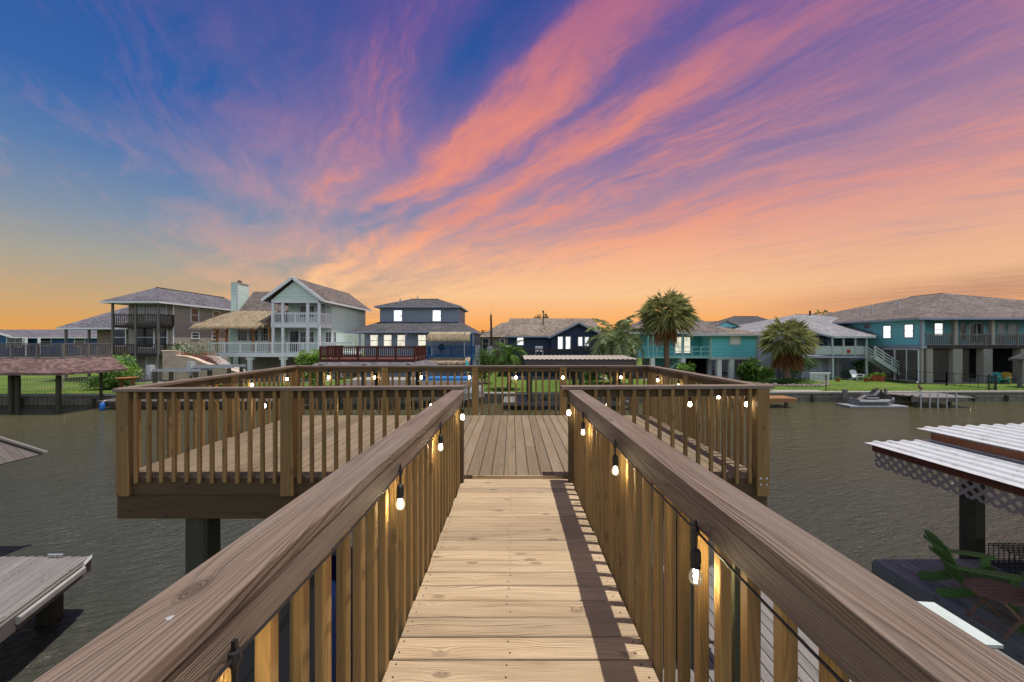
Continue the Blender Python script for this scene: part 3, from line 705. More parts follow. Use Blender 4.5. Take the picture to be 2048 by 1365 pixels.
def window(par, c, w, h, n='S', pane='glass', trim='whitepaint', split=True, nm='window', tw=.09, bars=0):
    """c = centre on the wall face; n = direction it faces: S (towards us), E (+x), W (-x)"""
    c = Vector(c); u, nn = {'S': (Vector((1, 0, 0)), Vector((0, -1, 0))), 'E': (Vector((0, 1, 0)), Vector((1, 0, 0))), 'W': (Vector((0, -1, 0)), Vector((-1, 0, 0)))}[n]
    k = Vector((0, 0, 1)); m = MB()
    def bar(a0, a1, b0, b1, d0, d1, mm):
        p = c + u * a0 + k * b0 + nn * d0; q = c + u * a1 + k * b1 + nn * d1
        mm.box(p.x, q.x, p.y, q.y, p.z, q.z)
    for s in (-1, 1):
        bar(s * (w / 2), s * (w / 2 + tw), -h / 2, h / 2, .0, .05, m); bar(-w / 2 - tw, w / 2 + tw, s * h / 2, s * (h / 2 + tw), .0, .055, m)
    if split: bar(-w / 2, w / 2, -.025, .025, .012, .04, m)
    for i in range(bars):
        a = -w / 2 + w * (i + 1) / (bars + 1); bar(a - .012, a + .012, -h / 2, h / 2, .012, .034, m)
    if bars:
        for a in (-.25, .25): bar(-w / 2, w / 2, a * h - .012, a * h + .012, .012, .030, m)
    o = m.build(nm, trim, par); m = MB(); bar(-w / 2 + .001, w / 2 - .001, -h / 2 + .001, h / 2 - .001, .004, .012, m); m.build('pane', pane, o); return o
def railing(par, pts, zb, h, mat, pitch=.14, nm='railing', post=1.9, bw=.04, top=.09, low=.08):
    m = MB(); first = True
    for (xa, ya), (xb, yb) in zip(pts, pts[1:]):
        L = math.hypot(xb - xa, yb - ya)
        m.prism((xa, ya, zb + h), (xb, yb, zb + h), rprof(top, .045)); m.prism((xa, ya, zb + h - .09), (xb, yb, zb + h - .09), rprof(.04, .08)); m.prism((xa, ya, zb + low), (xb, yb, zb + low), rprof(.04, .07))
        n = int(L / pitch)
        for i in range(1, n): t = i / n; x = xa + (xb - xa) * t; y = ya + (yb - ya) * t; m.prism((x, y, zb + low + .03), (x, y, zb + h - .13), rprof(bw, bw), up=(0, 1, 0))
        n = max(1, round(L / post))
        for i in range(0 if first else 1, n + 1): t = i / n; x = xa + (xb - xa) * t; y = ya + (yb - ya) * t; m.prism((x, y, zb - .15), (x, y, zb + h + .01), rprof(.11, .11), up=(0, 1, 0))
        first = False
    return m.build(nm, mat, par)
def post(par, x, y, z0, z1, mat, w=.16, nm='column'):
    m = MB(); m.prism((x, y, z0), (x, y, z1), rprof(w, w, .01), up=(0, 1, 0)); return m.build(nm, mat, par)
def door(par, c, w, h, n='S', mat='whitepaint', pane='glass', glass=.6):
    o = window(par, c, w, h, n, 'blindpane' if pane == 'blind' else pane, mat, split=False, nm='door', tw=.1); return o

# 1 low blue house at the far left edge
h = thing('house', 'long low dark blue house with a flat looking grey roof beyond the left deck', 'house', (-74, 60, GZ))
wallbox(h, 'deepblue', -84, -62, 60, 70, GZ, 5.0)
gable(h, 'shingrey', -85, -61, 59, 71, 5.0, 6.35, 'x')
gable(h, 'shingrey', -84, -75.5, 57.5, 66, 5.0, 6.2, 'y'); wallbox(h, 'deepblue', -83.4, -76.2, 58.2, 60, GZ, 4.95)
m = MB(); m.plate([(-83.4, 58.2, 4.9), (-76.2, 58.2, 4.9), (-79.8, 58.2, 6.1)], .1, (0, -1, 0)); m.build('gable_wall', 'deepblue', h)
for px in (92, 160): window(h, (PX(px, 60), 60, 4.3), 1.6, 1.2, trim='whitepaint')
window(h, (PX(30, 58.2), 58.2, 4.2), 2.4, 1.3, bars=1)
for px in (52, 78): bx('column', 'whitepaint', h, PX(px, 57.8) - .12, PX(px, 57.8) + .12, 57.7, 57.9, GZ, 4.9)

# 2 taupe two-storey house
h = thing('house', 'taupe two storey stilt house with grey hip roof and stacked dark balconies', 'house', (-34, 40, GZ))
wallbox(h, 'taupe', -36.35, -32.1, 36.02, 46, 3.1, 7.85); wallbox(h, 'taupe', -36.2, -32.15, 38.5, 46, GZ, 3.09)
hip(h, 'shingrey', -36.75, -31.5, 33.9, 47.2, 7.97, [(-34.1, 36.5, 9.55), (-34.1, 44.9, 9.55)])
hip(h, 'shingrey', -43.2, -36.4, 36.0, 44.6, 5.68, [(-40.4, 40.2, 8.1), (-36.5, 40.2, 8.1)])
wallbox(h, 'tan', -41.5, -36.4, 38, 44, 3.1, 5.6)
bx('deck_floor', 'darkdeck', h, -43, -30.9, 34.45, 36.0, 3.0, 3.17); bx('balcony_floor', 'darkdeck', h, -36.3, -32.08, 34.45, 36.0, 5.62, 5.9)
railing(h, [(-36.25, 34.5), (-32.1, 34.5), (-32.1, 36)], 5.9, .95, 'darkdeck', .17, 'balcony_railing')
railing(h, [(-36.25, 34.5), (-32.1, 34.5), (-32.1, 35.2), (-30.9, 35.2)], 3.17, .95, 'darkdeck', .17)
for x in (-36.25, -34.15, -32.1): post(h, x, 34.5, GZ, 7.9, 'greywood', .15)
for x in (-42.6, -40.4): post(h, x, 36.3, GZ, 5.6, 'greywood', .16)
bx('corner_trim', 'whitepaint', h, -32.12, -32.06, 35.97, 36.06, 3.1, 7.85)
for px, w, py0, py1 in ((280, .7, 607, 628), (305, 1.0, 608, 628), (326, .6, 608, 628)): window(h, (PX(px, 36), 36.02, PZ((py0 + py1) / 2, 36)), w, 1.1 if w < 1 else 2.0, pane='blindpane')
for px, w in ((238, 1.2), (290, 1.6), (322, 1.1)): window(h, (PX(px, 36), 36.02, 4.75), w, 1.9 if w > 1.3 else 1.5)
for (ya, yb), z0, z1 in (((38.0, 38.85), 6.35, 7.7), ((40.8, 41.6), 6.6, 7.6), ((38.1, 38.9), 4.7, 5.2), ((40.7, 41.3), 4.6, 5.3), ((43.6, 44.3), 6.6, 7.6)): window(h, (-32.1, (ya + yb) / 2, (z0 + z1) / 2), yb - ya, z1 - z0, 'E')
bx('under_room', 'taupe', h, -36, -33.6, 36.5, 38.4, GZ, 3.0); door(h, (-34.6, 36.5, 1.75), .9, 2.0, pane='blindpane')
bx('pier', 'oldgrey', h, -31.6, -30.9, 34.6, 35.2, GZ, 3.0)
m = MB()
for i in range(9): z = 3.0 - i * .26; m.box(-37.0 + i * .36 - 1.2, -36.7 + i * .36 - 1.2 + .1, 33.3, 34.3, z - .05, z)
for y in (33.3, 34.3): m.prism((-38.2, y, 3.0), (-35.0, y, .8), rprof(.05, .25)); m.prism((-38.2, y, 3.95), (-35.0, y, 1.75), rprof(.05, .08))
for i in range(22): t = i / 21; m.box(-38.2 + 3.2 * t - .02, -38.2 + 3.2 * t + .02, 33.28, 33.32, 3.0 - 2.2 * t, 3.95 - 2.2 * t)
m.build('stairs', 'oldgrey', h)

# 3 seafoam house with the front gable
h = thing('house', 'seafoam green house with a white railed double porch under a front gable', 'house', (-20, 40, GZ))
GXl, GXr = -21.5, -17.27
wallbox(h, 'seafoam', GXl, GXr, 36.5, 44.8, 3.2, 8.1)
m = MB(); m.plate([(GXl - .1, 34.0, 8.0), (GXr + .1, 34.0, 8.0), ((GXl + GXr) / 2, 34.0, 9.85)], .12, (0, -1, 0)); m.build('gable_wall', 'seafoam', h)
gable(h, 'shinbrown', -22.2, -16.75, 33.7, 45.3, 8.05, 10.08, 'y')
bx('beam', 'whitepaint', h, GXl, GXr, 33.95, 34.1, 7.82, 8.0); bx('beam', 'whitepaint', h, GXr - .12, GXr, 34.1, 36.5, 7.82, 8.0)
bx('porch_ceiling', 'whitepaint', h, GXl, GXr, 34.1, 36.5, 8.0, 8.04)
bx('balcony_floor', 'whitepaint', h, GXl - .05, GXr + .02, 33.95, 36.5, 5.62, 5.98); railing(h, [(GXl, 34.05), (GXr, 34.05), (GXr, 36.5)], 5.98, .95, 'whitepaint', .17, 'balcony_railing', post=2.1)
for px in (546.5, 566, 616, 638.5): post(h, PX(px, 34.05), 34.05, 3.33, 7.85, 'whitepaint', .2)
bx('deck_floor', 'whitepaint', h, -27.2, GXr + .02, 33.95, 37.0, 2.98, 3.33)
railing(h, [(-27.15, 34.05), (GXl, 34.05), (GXr, 34.05), (GXr, 36.5), (GXr + 2.0, 36.5)], 3.33, .95, 'whitepaint', .17, post=1.35)
bx('deck_floor', 'whitepaint', h, GXr + .03, GXr + 2.1, 36.4, 38.5, 3.1, 3.33)
wallbox(h, 'seafoam', -27.6, GXl - .01, 37.01, 43.4, 3.2, 6.15)
m = MB(); m.plate([(-27.2, 36.4, 6.0), (-20.9, 36.4, 6.0), (-20.9, 40, 9.6), (-27.2, 40, 9.6)], .12, (0, 0, 1)); m.plate([(-27.2, 43.6, 6.0), (-20.9, 43.6, 6.0), (-20.9, 40, 9.6), (-27.2, 40, 9.6)], .12, (0, 0, 1)); m.build('roof', 'shinbrown', h)
m = MB(); m.plate([(-27.1, 36.9, 6.1), (-27.1, 43.1, 6.1), (-27.1, 40, 9.4)], .1, (-1, 0, 0)); m.build('gable_wall', 'seafoam', h)
c_ = bx('chimney', 'seafoam', h, -28.1, -27.42, 38, 39.55, GZ, 10.2); bx('chimney_cap', 'galv', c_, -28.14, -27.38, 37.96, 39.6, 10.2, 10.27); bx('flue', 'shinred', c_, -27.9, -27.65, 38.6, 38.9, 10.28, 10.55)
for y in (38, 39.5): bx('corner_trim', 'whitepaint', c_, -27.425, -27.395, y - .02, y + .07, 2.0, 10.19)
for a, b_ in ((475.6, 495), (498.6, 517), (522, 537.5)): window(h, ((PX(a, 37) + PX(b_, 37)) / 2, 37.0, 5.05), PX(b_, 37) - PX(a, 37) - .1, 1.2, bars=2)
for a, b_ in ((600.5, 612), (616.5, 628)): window(h, ((PX(a, 36.5) + PX(b_, 36.5)) / 2, 36.5, 4.75), .5, .95, bars=1)
for a, b_ in ((600, 613), (616, 630)): window(h, ((PX(a, 36.5) + PX(b_, 36.5)) / 2, 36.5, 7.2), .55, 1.0, bars=1)
window(h, (PX(657, 36.5), 36.5, 4.75), .5, .95, bars=1); window(h, (GXr, 36.95, 4.75), .55, 1.0, 'E', bars=1)
door(h, (-18.3, 36.5, 7.0), .8, 2.0, pane='blindpane'); door(h, (-20.9, 36.5, 4.35), .8, 2.0)
for px in (500, 567): 
    post(h, PX(px, 34.2), 34.2, GZ, 2.98, 'whitepaint', .3); bx('bracket', 'whitepaint', h, PX(px, 34.2) - .33, PX(px, 34.2) + .33, 34.1, 34.35, 2.72, 2.97)
for x in (-26.9, -20.2, -17.5): post(h, x, 36.3, GZ, 2.98, 'whitepaint', .3)
wallbox(h, 'taupe', -27.4, -17.4, 38.2, 44, GZ, 2.97)

# thatched tiki roof on log posts over its deck
def thatch(mb, quad, n, L=.5, hang=.35, droop=.25, bottom=1.0):
    """quad: eave-left, eave-right, ridge-right, ridge-left"""
    A, B, C, D = [Vector(q) for q in quad]; nrm = (B - A).cross(D - A).normalized()
    if nrm.z < 0: nrm = -nrm
    for i in range(n):
        u = R(); v = R() ** .85
        p = (A.lerp(B, u)).lerp(D.lerp(C, u), v); dn = (A.lerp(B, u) - D.lerp(C, u)).normalized()
        w = U(.015, .04); l = L * U(.6, 1.2); sd = (B - A).normalized(); a = U(-.25, .25)
        q = p + (dn + sd * a + nrm * U(-.12, .1)).normalized() * l + Vector((0, 0, -.05 if v > .1 else -hang * U(.3, 1)))
        p = p + nrm * U(.02, .09)
        mb.face([p - sd * w, p + sd * w, q])
    return mb
t = thing('tiki_roof', 'wide straw thatched tiki roof on log posts over the seafoam house deck', 'thatched roof', (-24.5, 34.8, 3.33))
q1 = [(-27.9, 33.2, 5.75), (-22.1, 33.2, 5.75), (-22.4, 36.4, 7.25), (-26.6, 36.4, 7.25)]
m = MB(); m.plate(q1, .12, (0, 0, 1)); m.plate([q1[1], (-21.6, 36.4, 6.1), q1[2]], .1, (0, 0, 1)); m.plate([q1[0], q1[3], (-28.1, 36.4, 5.75)], .1, (0, 0, 1)); th = thatch(m, q1, 3600, .55, .30)
thatch(m, [q1[1], (-21.6, 36.4, 6.2), q1[2], q1[2]], 700); thatch(m, [(-28.1, 36.4, 5.75), q1[0], q1[3], q1[3]], 600); thatch(m, [(-27.9, 33.2, 5.72), (-22.1, 33.2, 5.72), (-22.1, 33.5, 5.9), (-27.9, 33.5, 5.9)], 1200, .42, .15)
m.build('thatch', 'thatch', t)
for px in (433.5, 453, 506.5, 540):
    x = PX(px, 34.3); m = MB(); m.cyl((x, 34.3, 3.34), (x, 34.3, 5.85), .12, .09, 9, 4, .03)
    for s in (-1, 1): m.cyl((x, 34.3, 5.1), (x + s * .45, 34.3, 5.8), .05, .05, 6)
    m.build('log_post', 'logwood', t)
m = MB(); m.cyl((-27.6, 34.3, 5.82), (-22.0, 34.3, 5.82), .08, .08, 8); m.build('beam', 'logwood', t)

# 4 blue-grey house with a square upper storey
h = thing('house', 'blue grey house with a small square upper storey above a wide grey porch roof', 'house', (-10, 44, GZ))
wallbox(h, 'bluegrey', -14.6, -5.86, 42, 47.4, 5.4, 8.1)
hip(h, 'shindark', -15.0, -5.55, 41.4, 48.2, 8.22, [(-11.9, 44.8, 9.35), (-8.7, 44.8, 9.35)], fmat='trimgrey')
wallbox(h, 'bluegrey', -15.6, -4.2, 40.2, 50, GZ, 5.3)
m = MB(); e = [(-16.7, 38.8), (-3.95, 38.8), (-3.95, 51), (-16.7, 51)]; tt = [(-14.7, 41.9), (-5.8, 41.9), (-5.8, 47.6), (-14.7, 47.6)]
for i in range(4):
    j = (i + 1) % 4; m.face([(e[i][0], e[i][1], 5.42), (e[j][0], e[j][1], 5.42), (tt[j][0], tt[j][1], 6.5), (tt[i][0], tt[i][1], 6.5)])
o = m.build('porch_roof', 'shindark', h); m = MB()
for i in range(4): j = (i + 1) % 4; m.prism((e[i][0], e[i][1], 5.33), (e[j][0], e[j][1], 5.33), rprof(.05, .16))
m.face([(e[3][0], e[3][1], 5.3), (e[2][0], e[2][1], 5.3), (e[1][0], e[1][1], 5.3), (e[0][0], e[0][1], 5.3)])
m.build('fascia', 'trimgrey', o)
for px in (796, 873.5): window(h, (PX(px, 42), 42, PZ(631.5, 42)), .86, 1.16, pane='glarewhite', trim='trimgrey')
for px in (748.5, 775.5, 802.5, 844): window(h, (PX(px, 40.2), 40.2, PZ(681, 40.2)), .80, 1.15, pane='glarecream', trim='bluegrey', split=True)
for px in (719.5, 812, 946): post(h, PX(px, 39), 39, GZ, 5.33, 'bluegrey', .16)
bx('vent_pipe', 'galv', h, -10.9, -10.75, 43.5, 43.65, 9.2, 9.5); bx('vent_pipe', 'galv', h, -13.0, -12.85, 43.9, 44.0, 8.9, 9.3)
o = bx('balcony_floor', 'bluepaintwood', h, -8.5, -3.9, 37.4, 40.2, 2.62, 2.92); railing(h, [(-8.5, 38.4), (-8.0, 37.5), (-3.95, 37.5), (-3.95, 40.2)], 2.92, .98, 'bluepaintwood', .17, 'balcony_railing', bw=.05)
for x in (-7.9, -4.0): post(h, x, 37.5, GZ, 5.2, 'bluepaintwood' if x > -5 else 'bluegrey', .16)
m = MB(); q = [(-8.15, 36.7, 4.95), (-4.1, 36.7, 4.95), (-4.1, 38.2, 5.3), (-8.15, 38.2, 5.3)]; m.plate(q, .05, (0, 0, 1)); thatch(m, q, 500, .4, .3); thatch(m, [(-8.15, 36.7, 4.95), (-4.1, 36.7, 4.95), (-4.1, 36.75, 5.02), (-8.15, 36.75, 5.02)], 1500, .62, .42); m.build('thatch_awning', 'thatch', h)
m = MB(); q = [(-8.0, 36.4, 2.45), (-4.1, 36.4, 2.45), (-4.1, 37.4, 2.75), (-8.0, 37.4, 2.75)]; m.plate(q, .05, (0, 0, 1)); thatch(m, q, 1200, .6, .45); m.build('thatch_awning', 'thatch', h)
bx('downspout', 'galv', h, -4.62, -4.55, 36.6, 36.66, 2.9, 5.3)
g_ = thing('grill', 'black kettle grill on the blue balcony', 'grill', (-7.1, 38.3, 2.93)); m = MB(); m.lathe((-7.1, 38.3, 3.75), [(0, .35), (.2, .3), (.34, .1), (.36, 0), (.3, -.2), (0, -.3)], 12)
m.build('bowl', 'blackmetal', g_)
for a in (0, 2.1, 4.2): m = MB(); m.cyl((-7.1 + .12 * math.cos(a), 38.3 + .12 * math.sin(a), 3.5), (-7.1 + .3 * math.cos(a), 38.3 + .3 * math.sin(a), 2.93), .02); m.build('leg', 'blackmetal', g_)

# boathouse with a dark brown sun deck on top
h = thing('boathouse', 'boathouse with a dark reddish brown railed sun deck on its grey shingle roof', 'boathouse', (-9.5, 26.5, 0))
x0, x1, y0, y1 = -12.6, -6.41, 25.0, 28.2
bx('deck_floor', 'brownstain', h, x0, x1, y0, y1, 3.06, 3.2); bx('deck_rim', 'darkdeck', h, x0 - .04, x1 + .04, y0 - .04, y1 + .04, 2.95, 3.05)
railing(h, [(x0, y1), (x0, y0), (x1, y0), (x1, y1)], 3.2, .86, 'brownstain', .13, post=1.25, low=.16)
m = MB(); e = [(x0 - .8, y0 - .75), (x1 + .8, y0 - .75), (x1 + .8, y1 + .7), (x0 - .8, y1 + .7)]; tt = [(x0, y0), (x1, y0), (x1, y1), (x0, y1)]
for i in range(4):
    j = (i + 1) % 4; m.face([(e[i][0], e[i][1], 2.62), (e[j][0], e[j][1], 2.62), (tt[j][0], tt[j][1], 3.04), (tt[i][0], tt[i][1], 3.04)])
o = m.build('roof', 'shingrey', h); m = MB()
for i in range(4): j = (i + 1) % 4; m.prism((e[i][0], e[i][1], 2.52), (e[j][0], e[j][1], 2.52), rprof(.05, .2))
m.build('fascia', 'greywood', o)
for x in (-12.4, -9.6, -6.7):
    for y in (24.6, 27.0): m = MB(); m.cyl((x, y, -.8), (x, y, 2.9), .15, n=10); m.build('pile', 'pilewood', h)
bx('walkway_floor', 'greywood', h, -13.2, -6.1, 26.9, 28.0, .55, .68)
m = MB(); m.cyl((-11.9, 25.3, 2.3), (-7.1, 25.3, 2.3), .05); m.cyl((-11.9, 26.3, 2.3), (-7.1, 26.3, 2.3), .05); m.build('lift_bars', 'galv', h)

# 5 brown background house, utility pole
h = thing('house', 'small brown house half hidden behind the utility pole', 'house', (-1.5, 52, GZ))
wallbox(h, 'tan', -4.4, -.6, 52, 58, GZ, 4.9); m = MB(); m.plate([(-4.6, 51.6, 4.95), (.4, 51.6, 4.95), (.4, 55, 7.3), (-1.6, 55, 7.0)], .1, (0, 0, 1)); m.build('roof', 'shintan', h)
window(h, (-3.6, 52, 4.0), .8, 1.4); window(h, (-1.3, 52, 4.0), .5, 1.3)
t = thing('utility_pole', 'thin wooden utility pole rising between the blue grey and navy houses', 'pole', (PX(984, 45), 45, GZ))
m = MB(); m.cyl((PX(984, 45), 45, GZ), (PX(982, 45), 45, 7.5), .17, .11, 9); m.build('shaft', 'pilewood', t); m = MB(); m.cyl((PX(982, 45), 45, 7.5), (PX(982, 45), 45, 7.95), .03); m.build('finial', 'galv', t)
m = MB(); m.box(PX(984, 45) - .55, PX(984, 45) + .1, 44.7, 44.84, 2.6, 3.8); m.build('meter_box', 'galv', t)

# 6 navy house
h = thing('house', 'low navy blue house with a front gable and french doors with painted glare', 'house', (4.5, 43, GZ))
wallbox(h, 'navy', -.45, 9.3, 40, 49, GZ, 4.95)
m = MB(); m.plate([(-.75, 39.3, 4.95), (9.9, 39.3, 4.95), (9.5, 45, 7.08), (-.3, 45, 7.08)], .12, (0, 0, 1)); m.plate([(-.75, 50.5, 4.95), (9.9, 50.5, 4.95), (9.5, 45, 7.08), (-.3, 45, 7.08)], .12, (0, 0, 1)); m.plate([(9.9, 39.3, 4.95), (9.9, 50.5, 4.95), (9.5, 45, 7.05)], .1, (1, 0, 0)); o = m.build('roof', 'shintan', h)
bx('fascia', 'trimgrey', o, -.78, 4.0, 39.25, 39.33, 4.78, 4.94)
m = MB(); m.plate([(4.0, 39.2, 4.9), (9.6, 39.2, 4.9), (6.8, 39.2, 6.25)], .15, (0, -1, 0)); m.build('gable_wall', 'navy', h)
m = MB(); m.plate([(3.7, 38.7, 4.8), (6.8, 38.7, 6.34), (6.8, 43.4, 6.34), (3.7, 43.4, 4.8)], .08, (0, 0, 1)); m.plate([(9.9, 38.7, 4.8), (6.8, 38.7, 6.34), (6.8, 43.4, 6.34), (9.9, 43.4, 4.8)], .08, (0, 0, 1)); o = m.build('gable_roof', 'shintan', h)
m = MB(); m.prism((3.7, 38.65, 4.73), (6.8, 38.65, 6.27), rprof(.06, .2)); m.prism((9.9, 38.65, 4.73), (6.8, 38.65, 6.27), rprof(.06, .2)); m.build('fascia', 'trimgrey', o)
wallbox(h, 'navy', 4.05, 9.4, 39.3, 40, 2.5, 4.9)
window(h, (PX(1040.5, 40), 40, PZ(682.5, 40)), .62, .74, pane='glarewhite', trim='trimgrey')
for px in (1120.5, 1136): o = door(h, (PX(px, 39.3), 39.3, PZ(686, 39.3)), .42, 1.25, mat='palepaint', pane='glarewhite')
for px in (1160.5, 1173.5): window(h, (PX(px, 39.3), 39.3, PZ(683, 39.3)), .36, .85, pane='glarewhite', trim='palepaint', split=False)
m = MB(); m.cyl((3.5, 42.6, 6.1), (3.5, 42.6, 7.7), .06); m.cyl((3.5, 42.6, 7.6), (3.5, 42.6, 7.8), .12, .1); m.build('stove_pipe', 'blackmetal', h)
bx('deck_floor', 'darkdeck', h, .8, 9.4, 36, 39.2, 2.75, 2.93); railing(h, [(.9, 39.2), (.9, 36.05), (9.35, 36.05), (9.35, 39.2)], 2.93, .72, 'darkdeck', .13, post=1.6)
for x in (1.0, 3.7, 6.5, 9.2): post(h, x, 36.3, GZ, 2.75, 'darkdeck', .16)
t = thing('bench', 'small white bench with scrolled back against the navy house wall', 'bench', (PX(1078, 39), 39, 2.94))
m = MB(); cx = PX(1078, 39)
for i in range(8): m.box(cx - .37 + i * .1, cx - .33 + i * .1, 39.0, 39.03, 3.36, 3.86 - abs(i - 3.5) * .03)
m.box(cx - .4, cx + .4, 38.99, 39.04, 3.8, 3.86); m.build('backrest', 'whitepaint', t); m = MB(); m.box(cx - .4, cx + .4, 38.55, 39.0, 3.33, 3.38); m.build('seat', 'whitepaint', t)
for sx in (-1, 1):
    m = MB(); m.box(cx + sx * .36 - .03, cx + sx * .36 + .03, 38.57, 38.62, 2.94, 3.33); m.build('leg', 'whitepaint', t)
    m = MB(); m.box(cx + sx * .36 - .03, cx + sx * .36 + .03, 38.94, 38.99, 2.94, 3.33); m.build('leg', 'whitepaint', t)
t = thing('patio_umbrella', 'folded turquoise parasol beside the blue balcony', 'parasol', (PX(934, 33), 33, GZ)); x = PX(934, 33)
m = MB(); m.cyl((x, 33, GZ), (x, 33, 2.9), .025); m.build('pole', 'galv', t); m = MB(); m.lathe((x, 33, 1.6), [(.05, 0), (.22, .1), (.2, .5), (.05, 1.1), (0, 1.25)], 10); m.build('canopy', 'tealplastic', t)

# metal-roofed boathouse in the middle
def corrugated(mb, x0, x1, y0, y1, zf, pitch=.28, amp=.03, axis='x'):
    """ribs run along y (axis x = ribs repeat along x)"""
    xs = []; x = x0
    while x < x1 - 1e-6:
        for t, z in ((0, 0), (.55, 0), (.65, amp), (.9, amp)): xs.append((min(x + t * pitch, x1), z))
        x += pitch
    xs.append((x1, 0)); r = R()
    for (a, za), (b, zb) in zip(xs, xs[1:]):
        if b - a < 1e-5: continue
        for dz in (0, -.006):
            q = [(a, y0, zf(a, y0) + za + dz), (b, y0, zf(b, y0) + zb + dz), (b, y1, zf(b, y1) + zb + dz), (a, y1, zf(a, y1) + za + dz)]
            if dz: q.reverse()
            mb.face(q, r=r)
h = thing('boathouse', 'open boathouse with a cream corrugated metal roof in front of the navy house', 'boathouse', (4.3, 25.5, 0))
m = MB(); corrugated(m, .78, 7.98, 24.0, 27.4, lambda x, y: 3.24 + (y - 24) * .035, .3, .035); m.build('roof', 'creammetal', h)
for y in (24.12, 27.2): bx('beam', 'oldgrey', h, .85, 7.9, y, y + .06, 2.86, 3.2)
bx('beam', 'oldgrey', h, .85, .91, 24.2, 27.2, 2.9, 3.2); bx('beam', 'oldgrey', h, 7.84, 7.9, 24.2, 27.2, 2.9, 3.2)
for x in (1.15, 4.4, 7.6):
    for y in (24.3, 27.0): m = MB(); m.cyl((x, y, -.8), (x, y, 2.9), .14, n=10); m.build('pile', 'pilewood', h)
m = MB(); x = -.55
while x < 1.0: m.box(x, x + .138, 24.2, 26.9, .46, .5); x += .143
m.build('dock_boards', 'greywood', h); bx('dock_boards', 'greywood', h, 1.0, 7.9, 24.2, 24.9, .44, .49)
bx('dock_rim', 'oldgrey', h, -.55, 7.9, 24.16, 24.199, .28, .46)

# 7 turquoise house on white stilts
h = thing('house', 'turquoise stilt house with a boxy right wing on white pillars', 'house', (18, 40, GZ))
wallbox(h, 'brightturq', 19.35, 23.76, 37.0, 43, 2.84, 4.98)
wallbox(h, 'brightturq', 12.0, 19.34, 39.2, 46, 2.8, 5.3)
hip(h, 'shinbrown', 11.2, 21.0, 36.9, 47, 5.25, [(15.5, 43, 7.0), (21.0, 43, 7.0)], fmat='palepaint')
hip(h, 'shintan', 17.0, 24.4, 36.4, 44.6, 5.05, [(19.5, 40.4, 6.0), (21.6, 40.4, 6.0)], fmat='palepaint')
m = MB(); m.plate([(24.3, 46, 6.05), (27.6, 46, 6.05), (25.9, 46, 6.75)], .1, (0, -1, 0)); m.build('dormer', 'turquoise', h); m = MB(); m.plate([(24.1, 45.7, 6.0), (25.9, 45.7, 6.85), (23.2, 50, 6.9), (22, 48, 6.4)], .06, (0, 0, 1)); m.plate([(27.8, 45.7, 6.0), (25.9, 45.7, 6.85), (25.9, 50, 6.85), (27.8, 50, 6.0)], .06, (0, 0, 1)); m.build('dormer_roof', 'shinbrown', h)
window(h, (PX(1470, 37), 37.0, PZ(679.5, 37)), .95, .85, pane='whitepaint', trim='palepaint', split=False)
window(h, (PX(1312, 39.2), 39.2, PZ(681, 39.2)), 1.2, .8, pane='blindpane', trim='palepaint', split=False)
for px in (1356.5, 1374): door(h, (PX(px, 39.2), 39.2, PZ(690, 39.2)), .62, 1.62, mat='palepaint', pane='glarecream')
bx('balcony_floor', 'tealtrim', h, 12.2, 19.4, 37.05, 39.2, 2.72, 2.86)
m = MB()
for z in (2.95, 3.4, 3.82): m.prism((12.4, 37.1, z), (19.3, 37.1, z), rprof(.05, .06)); m.prism((12.4, 37.1, z), (12.4, 39.1, z), rprof(.05, .06))
for i in range(9): m.box(12.37 + i * .86, 12.45 + i * .86, 37.06, 37.14, 2.86, 3.85)
m.build('balcony_railing', 'tealtrim', h)
for px in (1296, 1306, 1365, 1420): post(h, PX(px, 37.1), 37.1, 2.86, 5.1, 'tealtrim', .1)
for px in (1304, 1365, 1437, 1462, 1499): post(h, PX(px, 37.3), 37.3, GZ, 2.8, 'whitepaint', .42)
for x in (13, 17.5, 21.5): post(h, x, 41.5, GZ, 2.8, 'whitepaint', .4)
bx('beam', 'palepaint', h, 19.3, 23.8, 36.96, 37.2, 2.6, 2.83)
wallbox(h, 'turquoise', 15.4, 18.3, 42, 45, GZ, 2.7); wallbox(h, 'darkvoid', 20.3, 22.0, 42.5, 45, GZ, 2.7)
m = MB()
for i in range(10): m.box(16.9 - i * .22, 17.15 - i * .22, 38.0, 38.9, 2.75 - i * .2, 2.8 - i * .2)
for y in (38.0, 38.9): m.prism((17.1, y, 2.7), (14.8, y, .8), rprof(.06, .22))
m.build('stairs', 'tealtrim', h)
bx('corner_trim', 'palepaint', h, 23.72, 23.8, 36.96, 37.04, 2.8, 4.98); bx('corner_trim', 'palepaint', h, 19.31, 19.39, 36.96, 37.04, 2.8, 4.98)
for px, py in ((1434, 655), (1460, 660)): m = MB(); v = P(px, py, 39.0); m.cyl((v.x, 39, 5.5), (v.x, 39, v.z + .35), .06); m.build('vent_pipe', 'galv', h)
bx('lamp', 'whitepaint', h, 19.5, 19.6, 36.9, 36.99, 3.85, 3.95)

